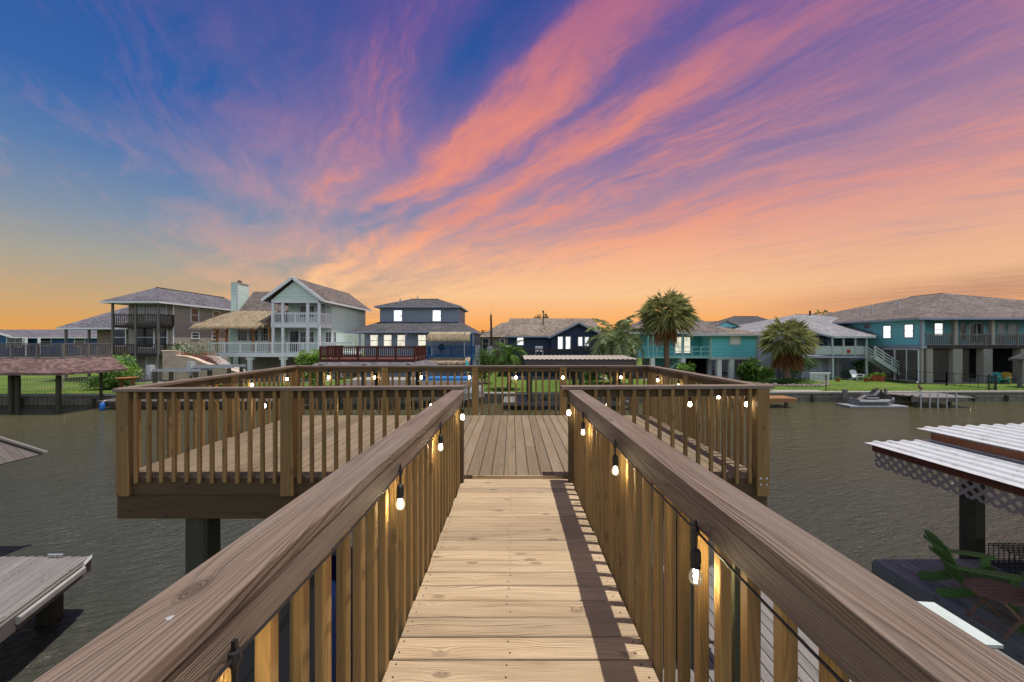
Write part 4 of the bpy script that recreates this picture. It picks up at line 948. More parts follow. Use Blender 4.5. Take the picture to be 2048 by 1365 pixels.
h = thing('house', 'distant house roof in dark grey between the turquoise and slate houses', 'house', (38, 62, GZ))
wallbox(h, 'slate', 33, 46, 62, 70, GZ, 6.2); hip(h, 'shindark', 32, 47, 61, 71, 6.2, [(38.5, 66, 8.7), (42.6, 66, 8.7)])
h = thing('house', 'low distant house with a tan roof beyond the slate house', 'house', (53, 62, GZ))
wallbox(h, 'slate', 50, 62, 64, 70, GZ, 5.9); hip(h, 'shintan', 49, 63, 63, 71, 5.9, [(54, 67, 8.0), (58, 67, 8.0)])
h = thing('house', 'distant brown roofed house behind the blue grey and navy houses', 'house', (1, 72, GZ))
wallbox(h, 'tan', -3, 8, 72, 80, GZ, 5); hip(h, 'shinbrown', -4, 9, 71, 81, 5, [(0, 76, 6.4), (5, 76, 6.4)])

# 8 slate house with porch and stairs
h = thing('house', 'slate grey house with a pale roof, upstairs porch and a white outdoor staircase', 'house', (31, 40, GZ))
wallbox(h, 'slate', 25.2, 36.3, 39, 48, GZ, 5.3); wallbox(h, 'slate', 36.31, 41.3, 43, 50, GZ, 5.25)
hip(h, 'shinlight', 24.4, 42.2, 38.3, 51.5, 5.32, [(33.6, 45, 7.55), (35.9, 45, 7.55)], fmat='palepaint')
m = MB(); m.plate([(30.5, 36.0, 4.85), (34.4, 36.0, 4.85), (36.6, 38.35, 5.34), (36.0, 40, 5.9), (31.5, 40, 5.9), (30.5, 38.35, 5.34)], .06, (0, 0, 1)); o = m.build('porch_roof', 'shinlight', h)
m = MB(); m.prism((30.5, 35.97, 4.77), (34.45, 35.97, 4.77), rprof(.05, .18)); m.prism((30.47, 36, 4.77), (30.47, 38.3, 5.25), rprof(.05, .18)); m.prism((34.45, 36, 4.77), (36.6, 38.3, 5.25), rprof(.05, .18)); m.build('fascia', 'palepaint', o)
bx('porch_floor', 'trimgrey', h, 26.6, 33.9, 36.2, 39.0, 2.78, 3.0)
for px in (1665, 1687, 1710.5, 1733): post(h, PX(px, 36.3), 36.3, 3.0, 4.8, 'palepaint', .12)
for px in (1665, 1733): post(h, PX(px, 36.3), 36.3, GZ, 2.8, 'palepaint', .16)
m = MB()
for a, b_ in ((1630, 1664), (1666, 1686), (1688, 1710), (1711, 1732)): m.box(PX(a, 36.3) + .05, PX(b_, 36.3) - .03, 36.3, 36.34, 3.1, 3.85)
m.box(PX(1630, 36.3), PX(1733, 36.3), 36.26, 36.38, 3.86, 3.92); m.build('railing_panels', 'palepaint', h)
o = tag(thing('wall_ornament', 'round red sun ornament hung on the slate house porch railing', 'ornament', (PX(1698, 36.25), 36.25, 3.4))); m = MB(); c_ = (PX(1698, 36.25), 36.29, 3.4)
m.lathe(c_, [(0, .04), (.14, .03), (.15, 0)], 12, axis=(0, -1, 0)); m.build('disc', 'redpaint', o); m = MB()
for i in range(12): a = i * .5236; m.face([(c_[0] + .15 * math.cos(a - .2), 36.28, 3.4 + .15 * math.sin(a - .2)), (c_[0] + .15 * math.cos(a + .2), 36.28, 3.4 + .15 * math.sin(a + .2)), (c_[0] + .26 * math.cos(a), 36.28, 3.4 + .26 * math.sin(a))])
m.build('rays', 'redpaint', o)
for px, w in ((1646, .8), (1676, 1.1), (1698, .9)): window(h, (PX(px, 39), 39, 4.4), w, 1.1, pane='glass', trim='slate')
window(h, (PX(1725, 39), 39, 4.75), .9, .5, trim='palepaint'); window(h, (PX(1718, 39), 39, 1.9), .75, .75, trim='whitepaint')
door(h, (PX(1667, 39), 39, 1.75), .8, 1.9, mat='whitepaint', pane='blindpane'); window(h, (PX(1607, 39), 39, 1.9), .8, 1.6, trim='whitepaint', pane='blindpane')
bx('under_room', 'slate', h, 27.5, 31.2, 38.2, 38.99, GZ, 2.78)
m = MB()
for i in range(12): m.box(33.8 + i * .27, 34.1 + i * .27, 35.3, 36.2, 2.9 - i * .19, 2.95 - i * .19)
for y in (35.3, 36.2):
    m.prism((33.7, y, 2.85), (36.9, y, .75), rprof(.06, .28)); m.prism((33.7, y, 3.9), (36.9, y, 1.8), rprof(.06, .09)); m.prism((33.7, y, 3.62), (36.9, y, 1.52), rprof(.03, .1)); m.prism((33.7, y, 3.36), (36.9, y, 1.26), rprof(.03, .1)); m.prism((33.7, y, 3.1), (36.9, y, 1.0), rprof(.03, .1))
    for i in range(5): t = i / 4; m.box(33.7 + 3.2 * t - .05, 33.7 + 3.2 * t + .05, y - .05, y + .05, 2.85 - 2.1 * t, 3.95 - 2.1 * t)
m.build('stairs', 'palepaint', h)
bx('corner_trim', 'whitepaint', h, 41.26, 41.34, 42.96, 43.04, 1, 5.2)
for px, w, hh in ((1646, 1.2, 0), (1633, .6, 1)): pass
m = MB(); m.cyl((34.9, 44.5, 7.2), (34.9, 44.5, 7.95), .1); m.build('vent_pipe', 'blackmetal', h)
# small planter screen / landing wall at the foot of the stairs
t = thing('garden_screen', 'pale green garden wall panel with a twig wreath at the foot of the stairs', 'garden wall', (38, 35.6, GZ))
bx('base', 'palepaint', t, 36.95, 39.1, 35.4, 36.4, GZ, 1.35); bx('panel', 'palepaint', t, 37.0, 39.05, 35.5, 35.56, 1.45, 2.15); m = MB(); m.box(36.95, 39.1, 35.44, 35.62, 2.16, 2.24); m.box(36.95, 39.1, 35.44, 35.62, 1.36, 1.44); m.box(36.95, 37.05, 35.44, 35.62, 1.36, 2.2); m.box(39.0, 39.1, 35.44, 35.62, 1.36, 2.2); m.build('frame', 'palepaint', t)
m = MB()
for i in range(60): a = U(0, 6.28); p = Vector((38 + .4 * math.cos(a), 35.47, 1.8 + .16 * math.sin(a))); a2 = a + U(.3, 1.2); q_ = Vector((38 + .42 * math.cos(a2), 35.44, 1.8 + .18 * math.sin(a2))); m.cyl(p, q_, .008, n=4)
m.build('wreath', 'oldgrey', t)
# lattice bin screen
t = thing('lattice_screen', 'low white lattice screen with a flat top on the lawn before the slate house', 'screen', (PX(1640, 34), 34, GZ))
def lattice(mb, x0, x1, z0, z1, y, s=.16, w=.035, th=.012, axis='x'):
    W = x1 - x0; H = z1 - z0
    for sgn in (1, -1):
        k = -H
        while k < W:
            a0 = max(0, k); a1 = min(W, k + H)
            if a1 - a0 > .01:
                if sgn > 0: p = (x0 + a0, z0 + (a0 - k)); q = (x0 + a1, z0 + (a1 - k))
                else: p = (x0 + a0, z1 - (a0 - k)); q = (x0 + a1, z1 - (a1 - k))
                yy = y + (th / 2 if sgn > 0 else -th / 2)
                if axis == 'x': mb.prism((p[0], yy, p[1]), (q[0], yy, q[1]), rprof(th, w))
                else: mb.prism((yy, p[0], p[1]), (yy, q[0], q[1]), rprof(th, w))
            k += s
m = MB(); lattice(m, PX(1621, 34), PX(1658, 34), .78, 1.5, 34, .14, .03); m.build('lattice', 'whitepaint', t); bx('frame', 'whitepaint', t, PX(1619, 34), PX(1661, 34), 33.9, 34.1, 1.5, 1.56)
for px in (1621, 1657): bx('post', 'whitepaint', t, PX(px, 34) - .03, PX(px, 34) + .03, 33.97, 34.03, GZ, 1.5)

# 9 large turquoise house on the right
h = thing('house', 'large turquoise house with a broad brown hip roof and a grey railed balcony', 'house', (47, 43, GZ))
wallbox(h, 'turquoise', 36.0, 60, 35.4, 52, 4.0, 6.3); wallbox(h, 'turquoise', 36.0, 36.3, 33.4, 35.39, 4.0, 6.3)
hip(h, 'shinbrown', 35.0, 60.6, 32.7, 53.5, 6.42, [(47.7, 42, 9.7), (47.7, 45.4, 9.7)], fmat='trimgrey')
bx('band', 'trimgrey', h, 35.94, 36.35, 33.3, 50, 3.75, 4.0)
wallbox(h, 'taupe', 36.05, 36.3, 33.5, 50, GZ, 3.74)
for y in (36.45, 34.45): window(h, (36.0, y, PZ(664 if y > 35 else 662, y) ), .70, 1.12, 'W', pane='glarewhite', trim='trimgrey')
window(h, (36.0, 38.5, 5.9), .6, .35, 'W', trim='trimgrey')
window(h, (PX(1876.5, 35.4), 35.4, PZ(659, 35.4)), .72, 1.1, pane='glarewhite', trim='palepaint')
for px in (1945, 1960): door(h, (PX(px, 35.4), 35.4, 5.15), .55, 1.7, mat='whitepaint')
window(h, (PX(2025, 35.4), 35.4, 5.3), .8, 1.3, pane='blindpane', trim='palepaint'); door(h, (PX(2002, 35.4), 35.4, 5.1), .7, 1.9, mat='tealtrim', pane='blindpane'); window(h, (PX(1926, 35.4), 35.4, 5.3), .4, 1.5, trim='palepaint', split=False)
for px in (1909, 1983, 2060): post(h, PX(px, 33.5), 33.5, 4.05, 6.35, 'taupe', .3)
bx('balcony_floor', 'darkdeck', h, 36.0, 60, 33.35, 35.39, 3.75, 4.02); railing(h, [(36.0, 33.4), (47.2, 33.4), (60, 33.4)], 4.02, 1.02, 'greywood', .16, 'balcony_railing', post=3.0, bw=.05)
bx('column', 'trimgrey', h, 35.9, 36.1, 33.3, 33.5, 3.7, 6.35)
for a, b_ in ((1852, 1858), (1905, 1917), (1966, 1977), (2040, 2050)): bx('pier', 'concrete', h, PX(a, 33.5), PX(b_, 33.5) + .3, 33.45, 34.0, GZ, 3.75)
def louvers(par, x0, x1, z0, z1, y, n=16):
    m = MB()
    for i in range(n): z = z0 + (z1 - z0) * (i + .5) / n; m.prism((x0, y, z), (x1, y, z), [(-.012, -.05), (.012, -.05), (.045, .05), (.02, .05)])
    m.box(x0, x1, y + .06, y + .07, z0, z1); m.build('louver_screen', 'louver', par)
louvers(h, PX(1859, 33.8), PX(1882, 33.8), .9, 3.7, 33.8); louvers(h, PX(1883, 33.8), PX(1905, 33.8), .9, 3.7, 33.8); louvers(h, PX(1918, 33.8), PX(1938, 33.8), .9, 3.7, 33.8)
m = MB()
for y0_ in (33.7, 34.7, 35.9):
    for i in range(16): z = .95 + i * .17; m.box(35.98, 36.03, y0_, y0_ + .9, z, z + .1)
m.build('louver_screen', 'louver', h)
m = MB()
for y0_ in (33.62, 34.62, 35.72, 36.85): m.box(35.95, 36.04, y0_, y0_ + .06, .8, 3.7)
m.box(35.95, 36.04, 33.62, 36.9, 3.6, 3.7); m.build('louver_frame', 'whitepaint', h)
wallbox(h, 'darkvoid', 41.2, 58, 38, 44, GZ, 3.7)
for px, py, D in ((1744, 616, 37), (1797, 605, 39), (1722, 620, 37)): v = P(px, py, D); m = MB(); m.cyl((v.x, D, v.z - .6), (v.x, D, v.z + .12), .09); m.build('vent_pipe', 'galv', h)

# gazebo corner at the right edge
t = thing('gazebo', 'dark roofed gazebo corner with a pale post at the right edge of the lawn', 'gazebo', (42.5, 29.5, GZ))
hip(t, 'shindark', 40.5, 45.5, 26.8, 31, 3.0, [(42.6, 28.9, 4.9), (43.4, 28.9, 4.9)], fmat='greywood')
for x in (40.75, 45.2):
    for y in (27.1, 30.5): post(t, x, y, GZ, 3.0, 'greywood', .2, 'post')

# weathered left deck on its boathouse roof
h = thing('boathouse', 'boathouse with a red brown shingle roof carrying a weathered grey railed deck', 'boathouse', (-31, 24.5, 0))
cx_, cy_ = -27.65, 23.4
bx('deck_floor', 'oldgrey', h, -42, cx_, cy_, 26.3, 3.22, 3.36); railing(h, [(-42, cy_), (cx_, cy_), (cx_, 26.2), (-29.6, 26.2)], 3.36, .88, 'greywood', .13, post=1.6)
m = MB(); e = [(-44, 22.5), (-26.6, 22.5), (-26.6, 26.3), (-44, 26.3)]; tt = [(-44, cy_ - .02), (cx_ + .02, cy_ - .02), (cx_ + .02, 26.3), (-44, 26.3)]
for i in (0, 1): j = i + 1; m.face([(e[i][0], e[i][1], 2.5), (e[j][0], e[j][1], 2.5), (tt[j][0], tt[j][1], 3.33), (tt[i][0], tt[i][1], 3.33)])
o = m.build('roof', 'shinred', h); m = MB()
for i in (0, 1): j = i + 1; m.prism((e[i][0], e[i][1], 2.42), (e[j][0], e[j][1], 2.42), rprof(.04, .12))
m.face([(-44, 26.3, 2.4), (-26.6, 26.3, 2.4), (-26.6, 22.5, 2.4), (-44, 22.5, 2.4)]); m.build('fascia', 'shinred', o)
for px, D, w in ((22, 23.4, .22), (36, 23.5, .2), (117, 23.4, .22), (202, 26.0, .16), (-60, 23.4, .3)): m = MB(); x = PX(px, D); m.prism((x, D, -1.0), (x, D, 2.5), rprof(w, w, .05), up=(0, 1, 0)); m.build('pile', 'pilewood', h)
for x in (-40, -33.5):
    m = MB(); m.cyl((x, 25.6, -1), (x, 25.6, 2.5), .16, n=10); m.build('pile', 'pilewood', h)
# ---------------- plants ----------------
def leaflet(mb, p, d, L, w, nrm, droop=.3, r=None):
    d = d.normalized(); s = d.cross(nrm); s = s.normalized() if s.length > 1e-4 else Vector((1, 0, 0))
    a = p; b = p + d * L * .5 + Vector((0, 0, -droop * L * .12)); c = p + d * L + Vector((0, 0, -droop * L * .6))
    mb.face([a, b - s * w, c], r=r); mb.face([a, c, b + s * w], r=r)
def sabal(x, y, zc, RR, tr, label, n=52, dead=14, base=GZ, seed=1):
    random.seed(seed)
    t = thing('palm_tree', label, 'palm tree', (x, y, base)); m = MB(); n = int(n * .8); c = Vector((x, y, zc))
    m.cyl((x, y, base - .1), (x + U(-.05, .05), y, zc - RR * .12), tr * 1.15, tr * .85, 12, 10, .02); m.build('trunk', 'trunkbark', t)
    m = MB(); dm = MB()
    for i in range(n + dead):
        isd = i >= n; u = (i + .5) / n
        el = math.asin(max(-1, min(1, 1 - 1.70 * u))) if not isd else math.radians(U(-85, -55))
        az = i * 2.39996 + U(-.2, .2); d = Vector((math.cos(el) * math.cos(az), math.cos(el) * math.sin(az), math.sin(el)))
        mm = dm if isd else m; pl = RR * (U(.40, .56) if not isd else U(.3, .5)); p = c + d * pl + Vector((0, 0, -.06 * RR))
        mm.prism(c, p, rprof(.03, .02), r=.4)
        sd = d.cross(Vector((0, 0, 1))); sd = sd.normalized() if sd.length > .05 else Vector((1, 0, 0)); up = sd.cross(d).normalized()
        tw = U(-.5, .5); s2 = sd * math.cos(tw) + up * math.sin(tw); u2 = up * math.cos(tw) - sd * math.sin(tw); k = 19; r = R()
        for j in range(k):
            a = math.radians(-82 + 164 * j / (k - 1)) + U(-.04, .04); dd = (d * math.cos(a) + s2 * math.sin(a) - u2 * .12 * abs(math.sin(a))); L = RR * (.58 - .14 * abs(a) / 1.4) * U(.85, 1.1)
            leaflet(mm, p, dd, L, .030 * RR / 2, u2, U(.3, .9) + (.5 if isd else 0), r=r + U(-.08, .08))
    m.build('crown', 'sabal', t); 
    if dead: dm.build('dead_fronds', 'sabaldead', t)
    return t
def feather(x, y, zc, L, tr, label, n=20, mat='queen', base=GZ, seed=2, lw=.026, hang=.55, up0=82, dn=-38):
    random.seed(seed)
    t = thing('palm_tree', label, 'palm tree', (x, y, base)); m = MB(); m.cyl((x, y, base - .1), (x, y, zc), tr * 1.1, tr, 12, 8, .03)
    for i in range(26): a = i * 2.4; z = zc - .1 - i * .03; m.prism((x + tr * .8 * math.cos(a), y + tr * .8 * math.sin(a), z), (x + tr * 1.7 * math.cos(a), y + tr * 1.7 * math.sin(a), z + .22), rprof(.09, .05))
    m.build('trunk', 'trunkbark', t); m = MB()
    for i in range(n):
        az = i * 2.39996 + U(-.2, .2); e0 = math.radians(up0 + (dn - up0) * (i / (n - 1)) ** .9); p = Vector((x, y, zc)); el = e0; pts = [p.copy()]; seg = 11
        for k in range(seg):
            el -= (.10 + .05 * k / 3) * (.55 + .6 * math.cos(max(0, e0))); d = Vector((math.cos(el) * math.cos(az), math.cos(el) * math.sin(az), math.sin(el))); p = p + d * (L / seg); pts.append(p.copy())
        m.tube(pts, .014, 4); r = R()
        for k in range(1, seg):
            for q in range(4):
                f = q / 4; a = pts[k].lerp(pts[k + 1] if k + 1 < len(pts) else pts[k], f); d = (pts[min(k + 1, seg)] - pts[k - 1]).normalized(); sd = d.cross(Vector((0, 0, 1)))
                sd = sd.normalized() if sd.length > .05 else Vector((math.sin(az), -math.cos(az), 0)); uu = sd.cross(d)
                ll = L * .26 * math.sin(math.pi * (.12 + .8 * (k + f) / seg)) * U(.8, 1.15)
                for s in (-1, 1): leaflet(m, a, sd * s + d * .55 + uu * U(-.2, .45), ll, lw, uu, hang * U(.7, 1.6), r=r + U(-.1, .1))
    m.build('crown', mat, t); return t
def bush(x, y, z0, w, d, h, n, ls, mat, label, nm='shrub', cat='shrub', seed=3, stems=5, extra=None, clump=9):
    random.seed(seed); t = thing(nm, label, cat, (x, y, z0)); m = MB(); ex = MB()
    for i in range(stems): a = U(0, 6.28); m.cyl((x + .1 * math.cos(a), y + .1 * math.sin(a), z0 - .05), (x + w * .3 * math.cos(a), y + d * .3 * math.sin(a), z0 + h * .6), .03, .012, 5, 3, .03)
    m.build('stem', 'trunkbark', t); m = MB(); cl = [(Vector((x + U(-.38, .38) * w, y + U(-.38, .38) * d, z0 + h * U(.3, .82))), U(.18, .34)) for _ in range(clump)]
    for i in range(n):
        c, r = random.choice(cl); v = Vector((random.gauss(0, 1), random.gauss(0, 1), random.gauss(0, 1))).normalized() * (R() ** .35)
        p = c + Vector((v.x * w * r, v.y * d * r, v.z * h * r * .8)); p.z = max(p.z, z0 + .02)
        dd = (v + Vector((U(-.6, .6), U(-.6, .6), U(-.3, .6)))).normalized(); leaflet(m if (extra is None or R() > .16 or v.z < -.1) else ex, p, dd, ls * U(.6, 1.3), ls * .2, Vector((U(-1, 1), U(-1, 1), 1)), .4)
    m.build('foliage', mat, t)
    if extra: ex.build('blossom', extra, t)
    return t
sabal(12.2, 30.0, 6.72, 2.25, .21, 'tall fan palm with a big round crown before the turquoise house', n=82, dead=6, seed=11)
sabal(PX(1573, 33), 33.0, 4.8, 2.3, .24, 'shorter fan palm with a brown skirt of dead fronds beside the slate house', n=60, dead=26, seed=12)
feather(PX(1232, 32), 32.0, 4.45, 3.3, .30, 'queen palm with silvery drooping feather fronds left of the tall fan palm', n=28, seed=13, hang=.6, lw=.04)
feather(PX(1018, 29), 29.0, 3.35, 1.75, .16, 'small bright green feather palm in front of the navy house', n=24, mat='youngpalm', seed=14, up0=80, dn=-50)
sabal(PX(1645, 62), 62, PZ(629, 62), 1.35, .12, 'small distant fan palm left of the big turquoise house roof', n=22, dead=3, seed=15)
sabal(PX(1709, 66), 66, PZ(631, 66), 1.5, .12, 'small distant fan palm just showing over the big turquoise house roof', n=22, dead=0, seed=16)
def tree(x, y, z0, w, h, label, seed, n=2600, ls=.35, mat='treedark'):
    random.seed(seed); t = thing('tree', label, 'tree', (x, y, z0)); m = MB(); m.cyl((x, y, z0 - .1), (x, y, z0 + h * .6), .2, .1, 8, 4, .05)
    for i in range(5): a = U(0, 6.28); m.cyl((x, y, z0 + h * .35), (x + w * .3 * math.cos(a), y + w * .3 * math.sin(a), z0 + h * .72), .08, .03, 5)
    m.build('trunk', 'trunkbark', t); m = MB(); cl = [(Vector((x + U(-.36, .36) * w, y + U(-.36, .36) * w, z0 + h * U(.5, .88))), U(.1, .22)) for _ in range(16)]
    for i in range(n):
        c, r = random.choice(cl); v = Vector((random.gauss(0, 1), random.gauss(0, 1), random.gauss(0, 1))).normalized() * (R() ** .4); p = c + Vector((v.x * w * r, v.y * w * r, v.z * h * r * .8))
        leaflet(m, p, (v + Vector((U(-.6, .6), U(-.6, .6), U(-.4, .4)))).normalized(), ls * U(.6, 1.3), ls * .22, Vector((U(-1, 1), U(-1, 1), 1)), .3)
    m.build('crown', mat, t)
tree(PX(955, 62), 62, GZ, 3.6, 5.9, 'dark leafy tree behind the right end of the blue grey house', 21)
tree(PX(975, 66), 66, GZ, 3.0, 5.0, 'small dark tree next to the utility pole', 22)
tree(PX(1081, 60), 60, GZ, 2.4, 8.1, 'tree top just showing above the navy house roof', 23)
tree(PX(2020, 70), 70, GZ, 3.0, 10.6, 'tree top just above the right slope of the big turquoise house roof', 24)
tree(PX(115, 75), 75, GZ, 5.0, 5.2, 'low dark tree beyond the far left house roof', 25)
bush(PX(378, 31.5), 31.5, 1.2, 3.3, 1.6, 3.1, 5200, .15, 'bushgreen', 'big oleander shrub covered in white blossom by the taupe house', seed=31, extra='flowerwhite', clump=14)
bush(PX(392, 30.2), 30.2, 2.1, 3.4, 1.0, 1.5, 2600, .11, 'flowerred', 'faded red bougainvillea spilling over the stucco wall', seed=32, clump=12)
bush(PX(245, 30), 30, GZ, 2.2, 1.6, 2.6, 2600, .22, 'bushlight', 'bright green creeper climbing beside the taupe house stairs', seed=33)
bush(PX(215, 29), 29, GZ, 3.4, 1.2, 1.0, 2400, .18, 'bushgreen', 'low leafy plants under the weathered left deck', 'plant_bed', 'plants', seed=34)
bush(PX(628, 29), 29, GZ, 1.9, 1.6, 3.0, 3000, .26, 'bushlight', 'feathery light green shrub left of the dark brown deck', seed=35)
bush(PX(1502, 35.5), 35.5, GZ, 1.9, 1.5, 2.0, 1500, .42, 'bushgreen', 'broad leaved tropical plant at the corner of the turquoise house', 'tropical_plant', 'plant', seed=36)
bush(PX(1527, 35), 35, GZ, 1.4, 1.2, 1.3, 1300, .22, 'bushlight', 'light green bush right of the broad leaved tropical plant', seed=37)
bush(PX(1600, 36), 36, GZ, 2.6, 1.4, 2.3, 2400, .18, 'bushgreen', 'grey green bush behind the shorter fan palm', seed=38)
bush(PX(1573, 33), 32.8, GZ, 4.2, 1.6, .45, 1800, .16, 'bushgreen', 'low ground plants circling the foot of the shorter fan palm', 'plant_bed', 'plants', seed=39)
bush(PX(1720, 37), 37.2, GZ, 2.4, .8, 1.9, 1900, .16, 'bushgreen', 'dark shrub beneath the slate house porch', seed=40)
bush(PX(1376, 36.5), 36.5, GZ, 1.6, 1.0, 1.7, 1200, .2, 'bushlight', 'yellow green shrub among the white pillars of the turquoise house', seed=41)
bush(PX(972, 33), 33, GZ, 1.6, 1.2, 3.1, 1800, .2, 'bushgreen', 'tall narrow green bush by the foot of the utility pole', seed=42)
bush(PX(1180, 31), 31, GZ, 1.6, 1.2, 1.6, 1200, .2, 'bushgreen', 'dark bush behind the open metal roofed boathouse', seed=43)
random.seed(50)
# stones round the palm bed
for i in range(26):
    a = math.pi + math.pi * i / 25; x = PX(1573, 33) + 2.6 * math.cos(a) * 1.1; y = 32.6 + 1.7 * math.sin(a); m = MB(); s = U(.14, .24)
    m.lathe((x, y, GZ - .03), [(s, 0), (s * 1.05, s * .5), (s * .7, s * 1.0), (0, s * 1.1)], 7); tag(m.build('stone', 'rock'), 'grey edging stone in the ring round the shorter fan palm', 'stone', 'edging stones round the palm')

# ---------------- yard things across the water ----------------
t = thing('stucco_wall', 'beige stucco garden wall with a stepped top sweeping down in a curve', 'wall', (-26, 29.5, GZ))
pts = [(325, 760), (325, 702), (352, 702), (352, 711.5), (372, 713), (390, 718), (408, 726), (428, 732), (452, 737), (478, 745), (478, 760)]
m = MB(); m.plate([(PX(a, 29.2), 29.2, max(GZ, PZ(b_, 29.2))) for a, b_ in pts], .3, (0, -1, 0)); m.build('wall_face', 'stucco', t)
m = MB()
for (a, b_), (c, d_) in zip(pts[2:-2], pts[3:-1]): m.prism((PX(a, 29.2), 29.35, PZ(b_, 29.2)), (PX(c, 29.2), 29.35, PZ(d_, 29.2)), rprof(.42, .1, .02))
m.prism((PX(325, 29.2) - .05, 29.35, PZ(702, 29.2)), (PX(352, 29.2) + .05, 29.35, PZ(702, 29.2)), rprof(.42, .1, .02)); m.build('coping', 'stucco', t)
t = thing('rock_mound', 'pale concrete mound like a slide behind the low end of the stucco wall', 'mound', (-22, 31, GZ))
m = MB(); m.plate([(PX(a, 31), 31, max(GZ, PZ(b_, 31))) for a, b_ in ((390, 760), (392, 714), (404, 711), (418, 714), (440, 730), (470, 741), (480, 760))], 1.2, (0, -1, 0)); m.build('slope', 'concrete', t)
def boat_lift(x0, x1, z, label, y=25.6):
    t = thing('boat_lift', label, 'boat lift', ((x0 + x1) / 2, y, 0), 'boat lifts by the stucco wall')
    for yy in (y, y + 1.2): bx('lift_beam', 'galv', t, x0, x1, yy, yy + .1, z - .09, z + .09)
    for x in (x0 + .3, x1 - .3):
        for yy in (y + .05, y + 1.25): m = MB(); m.cyl((x, yy, -.8), (x, yy, z - .1), .12, n=9); m.build('pile', 'pilewood', t)
    m = MB(); m.box(x0 - .2, x0 + .15, y - .1, y + .25, z - .1, z + .35, ch=.04); m.lathe((x0 - .05, y + .05, z - .1), [(.16, 0), (.17, -.15), (.1, -.5), (0, -.52)], 10); m.build('motor', 'whitemetal', t)
boat_lift(PX(300, 25.6), PX(400, 25.6), 2.42, 'galvanised boat lift beams in front of the tall end of the stucco wall')
boat_lift(PX(386, 26.4), PX(470, 26.4), 2.62, 'second boat lift beams before the low end of the stucco wall', 26.2)
# covered boat behind the railing
t = thing('boat', 'white boat with a flat bright blue canvas top on a lift', 'boat', (-4.4, 25.5, 1.2))
m = MB(); m.box(-6.2, -2.7, 25.0, 26.6, 1.78, 1.86); m.box(-6.1, -2.8, 25.1, 26.5, 1.86, 1.95); m.build('canopy', 'bluecover', t)
m = MB(); m.box(-6.22, -2.68, 24.98, 26.62, 1.72, 1.775); 
for x in (-6.0, -2.9):
    for y in (25.1, 26.4): m.box(x, x + .05, y, y + .05, 1.1, 1.72)
m.build('canopy_frame', 'whitemetal', t); m = MB()
hp = [(-.75, .55), (-.8, .2), (-.35, -.25), (.35, -.25), (.8, .2), (.75, .55)]
m.prism((-6.8, 25.8, .65), (-3.4, 25.8, .65), hp); m.prism((-3.4, 25.8, .65), (-1.9, 25.8, .75), hp, prof2=[(a * .12, b_ * .9 + .1) for a, b_ in hp]); m.build('hull', 'whitemetal', t)
# jet ski on its float
t = thing('floating_platform', 'low pale floating dock port carrying the covered jet ski', 'float', (PX(1745, 26.3), 26.0, 0))
m = MB(); x0, x1 = PX(1688, 25.3), PX(1806, 25.3); m.prism((x0, 25.4, .06), (x1 - .4, 25.4, .06), rprof(1.1, .18, .05, 2)); m.prism((x1 - .4, 25.4, .06), (x1 + .1, 25.4, .05), rprof(1.1, .18, .05, 2), prof2=rprof(.7, .12, .03, 2)); m.build('float_deck', 'graycloth', t)
jx = PX(1745, 25.4)
t = thing('jet_ski', 'jet ski under a charcoal cover with white stripe on a pale float', 'jet ski', (jx, 25.4, .16))
hp = [(-.38, .38), (-.5, .25), (-.3, 0), (.3, 0), (.5, .25), (.38, .38)]
m = MB(); m.prism((jx - 1.25, 25.4, .17), (jx + .6, 25.4, .17), hp); m.prism((jx + .6, 25.4, .17), (jx + 1.45, 25.4, .28), hp, prof2=[(a * .15, b_ * .7 + .08) for a, b_ in hp]); m.build('hull', 'graycloth', t)
m = MB(); cs = [(-1.2, .32, .42), (-.7, .36, .72), (-.1, .34, .74), (.15, .30, .95), (.35, .22, 1.08), (.5, .3, .86), (.95, .3, .66), (1.3, .08, .5)]
pr = lambda w, z: [(-w, .3), (-w, z - .12), (-w * .5, z), (w * .5, z), (w, z - .12), (w, .3)]
for (a, w, z), (b_, w2, z2) in zip(cs, cs[1:]): m.prism((jx + a, 25.4, .16), (jx + b_, 25.4, .16), pr(w, z), prof2=pr(w2, z2))
m.build('cover', 'blackrubber', t); m = MB(); m.box(jx - .75, jx + .05, 24.99, 25.03, .62, .68); m.build('stripe', 'whitemetal', t)
m = MB(); m.cyl((jx + .32, 25.05, 1.12), (jx + .32, 25.75, 1.12), .03); m.cyl((jx + .28, 25.05, 1.1), (jx + .2, 24.98, 1.22), .02); m.build('handlebar', 'blackrubber', t)
# small fixed dock with white poles
t = thing('dock', 'small wooden dock with five white poles at the right bulkhead', 'dock', (PX(1850, 26), 25.9, .3))
m = MB(); y = 24.95
while y < 27.2: m.box(PX(1785, 26) + (27.2 - y) * .5, PX(1914, 26), y, y + .13, .66, .70); y += .14
m.build('dock_boards', 'greywood', t); bx('dock_rim', 'oldgrey', t, PX(1820, 25), PX(1912, 25), 24.9, 24.945, .42, .68)
for x in (PX(1840, 25), PX(1905, 25)): m = MB(); m.cyl((x, 25.2, -.8), (x, 25.2, .64), .12, n=9); m.build('pile', 'pilewood', t)
for px in (1840, 1858, 1874, 1892, 1911): m = MB(); x = PX(px, 24.9); m.cyl((x, 24.85, -.1), (x, 24.85, 1.0), .035, n=7); m.build('pole', 'whitemetal', t)
for px in (1800, 1818, 1835, 1905): m = MB(); x = PX(px, 25.6); m.box(x - .1, x + .1, 25.4, 25.45, .72, .76); m.cyl((x - .05, 25.42, .70), (x + .06, 25.42, .84), .015); m.build('cleat', 'blackmetal', t)
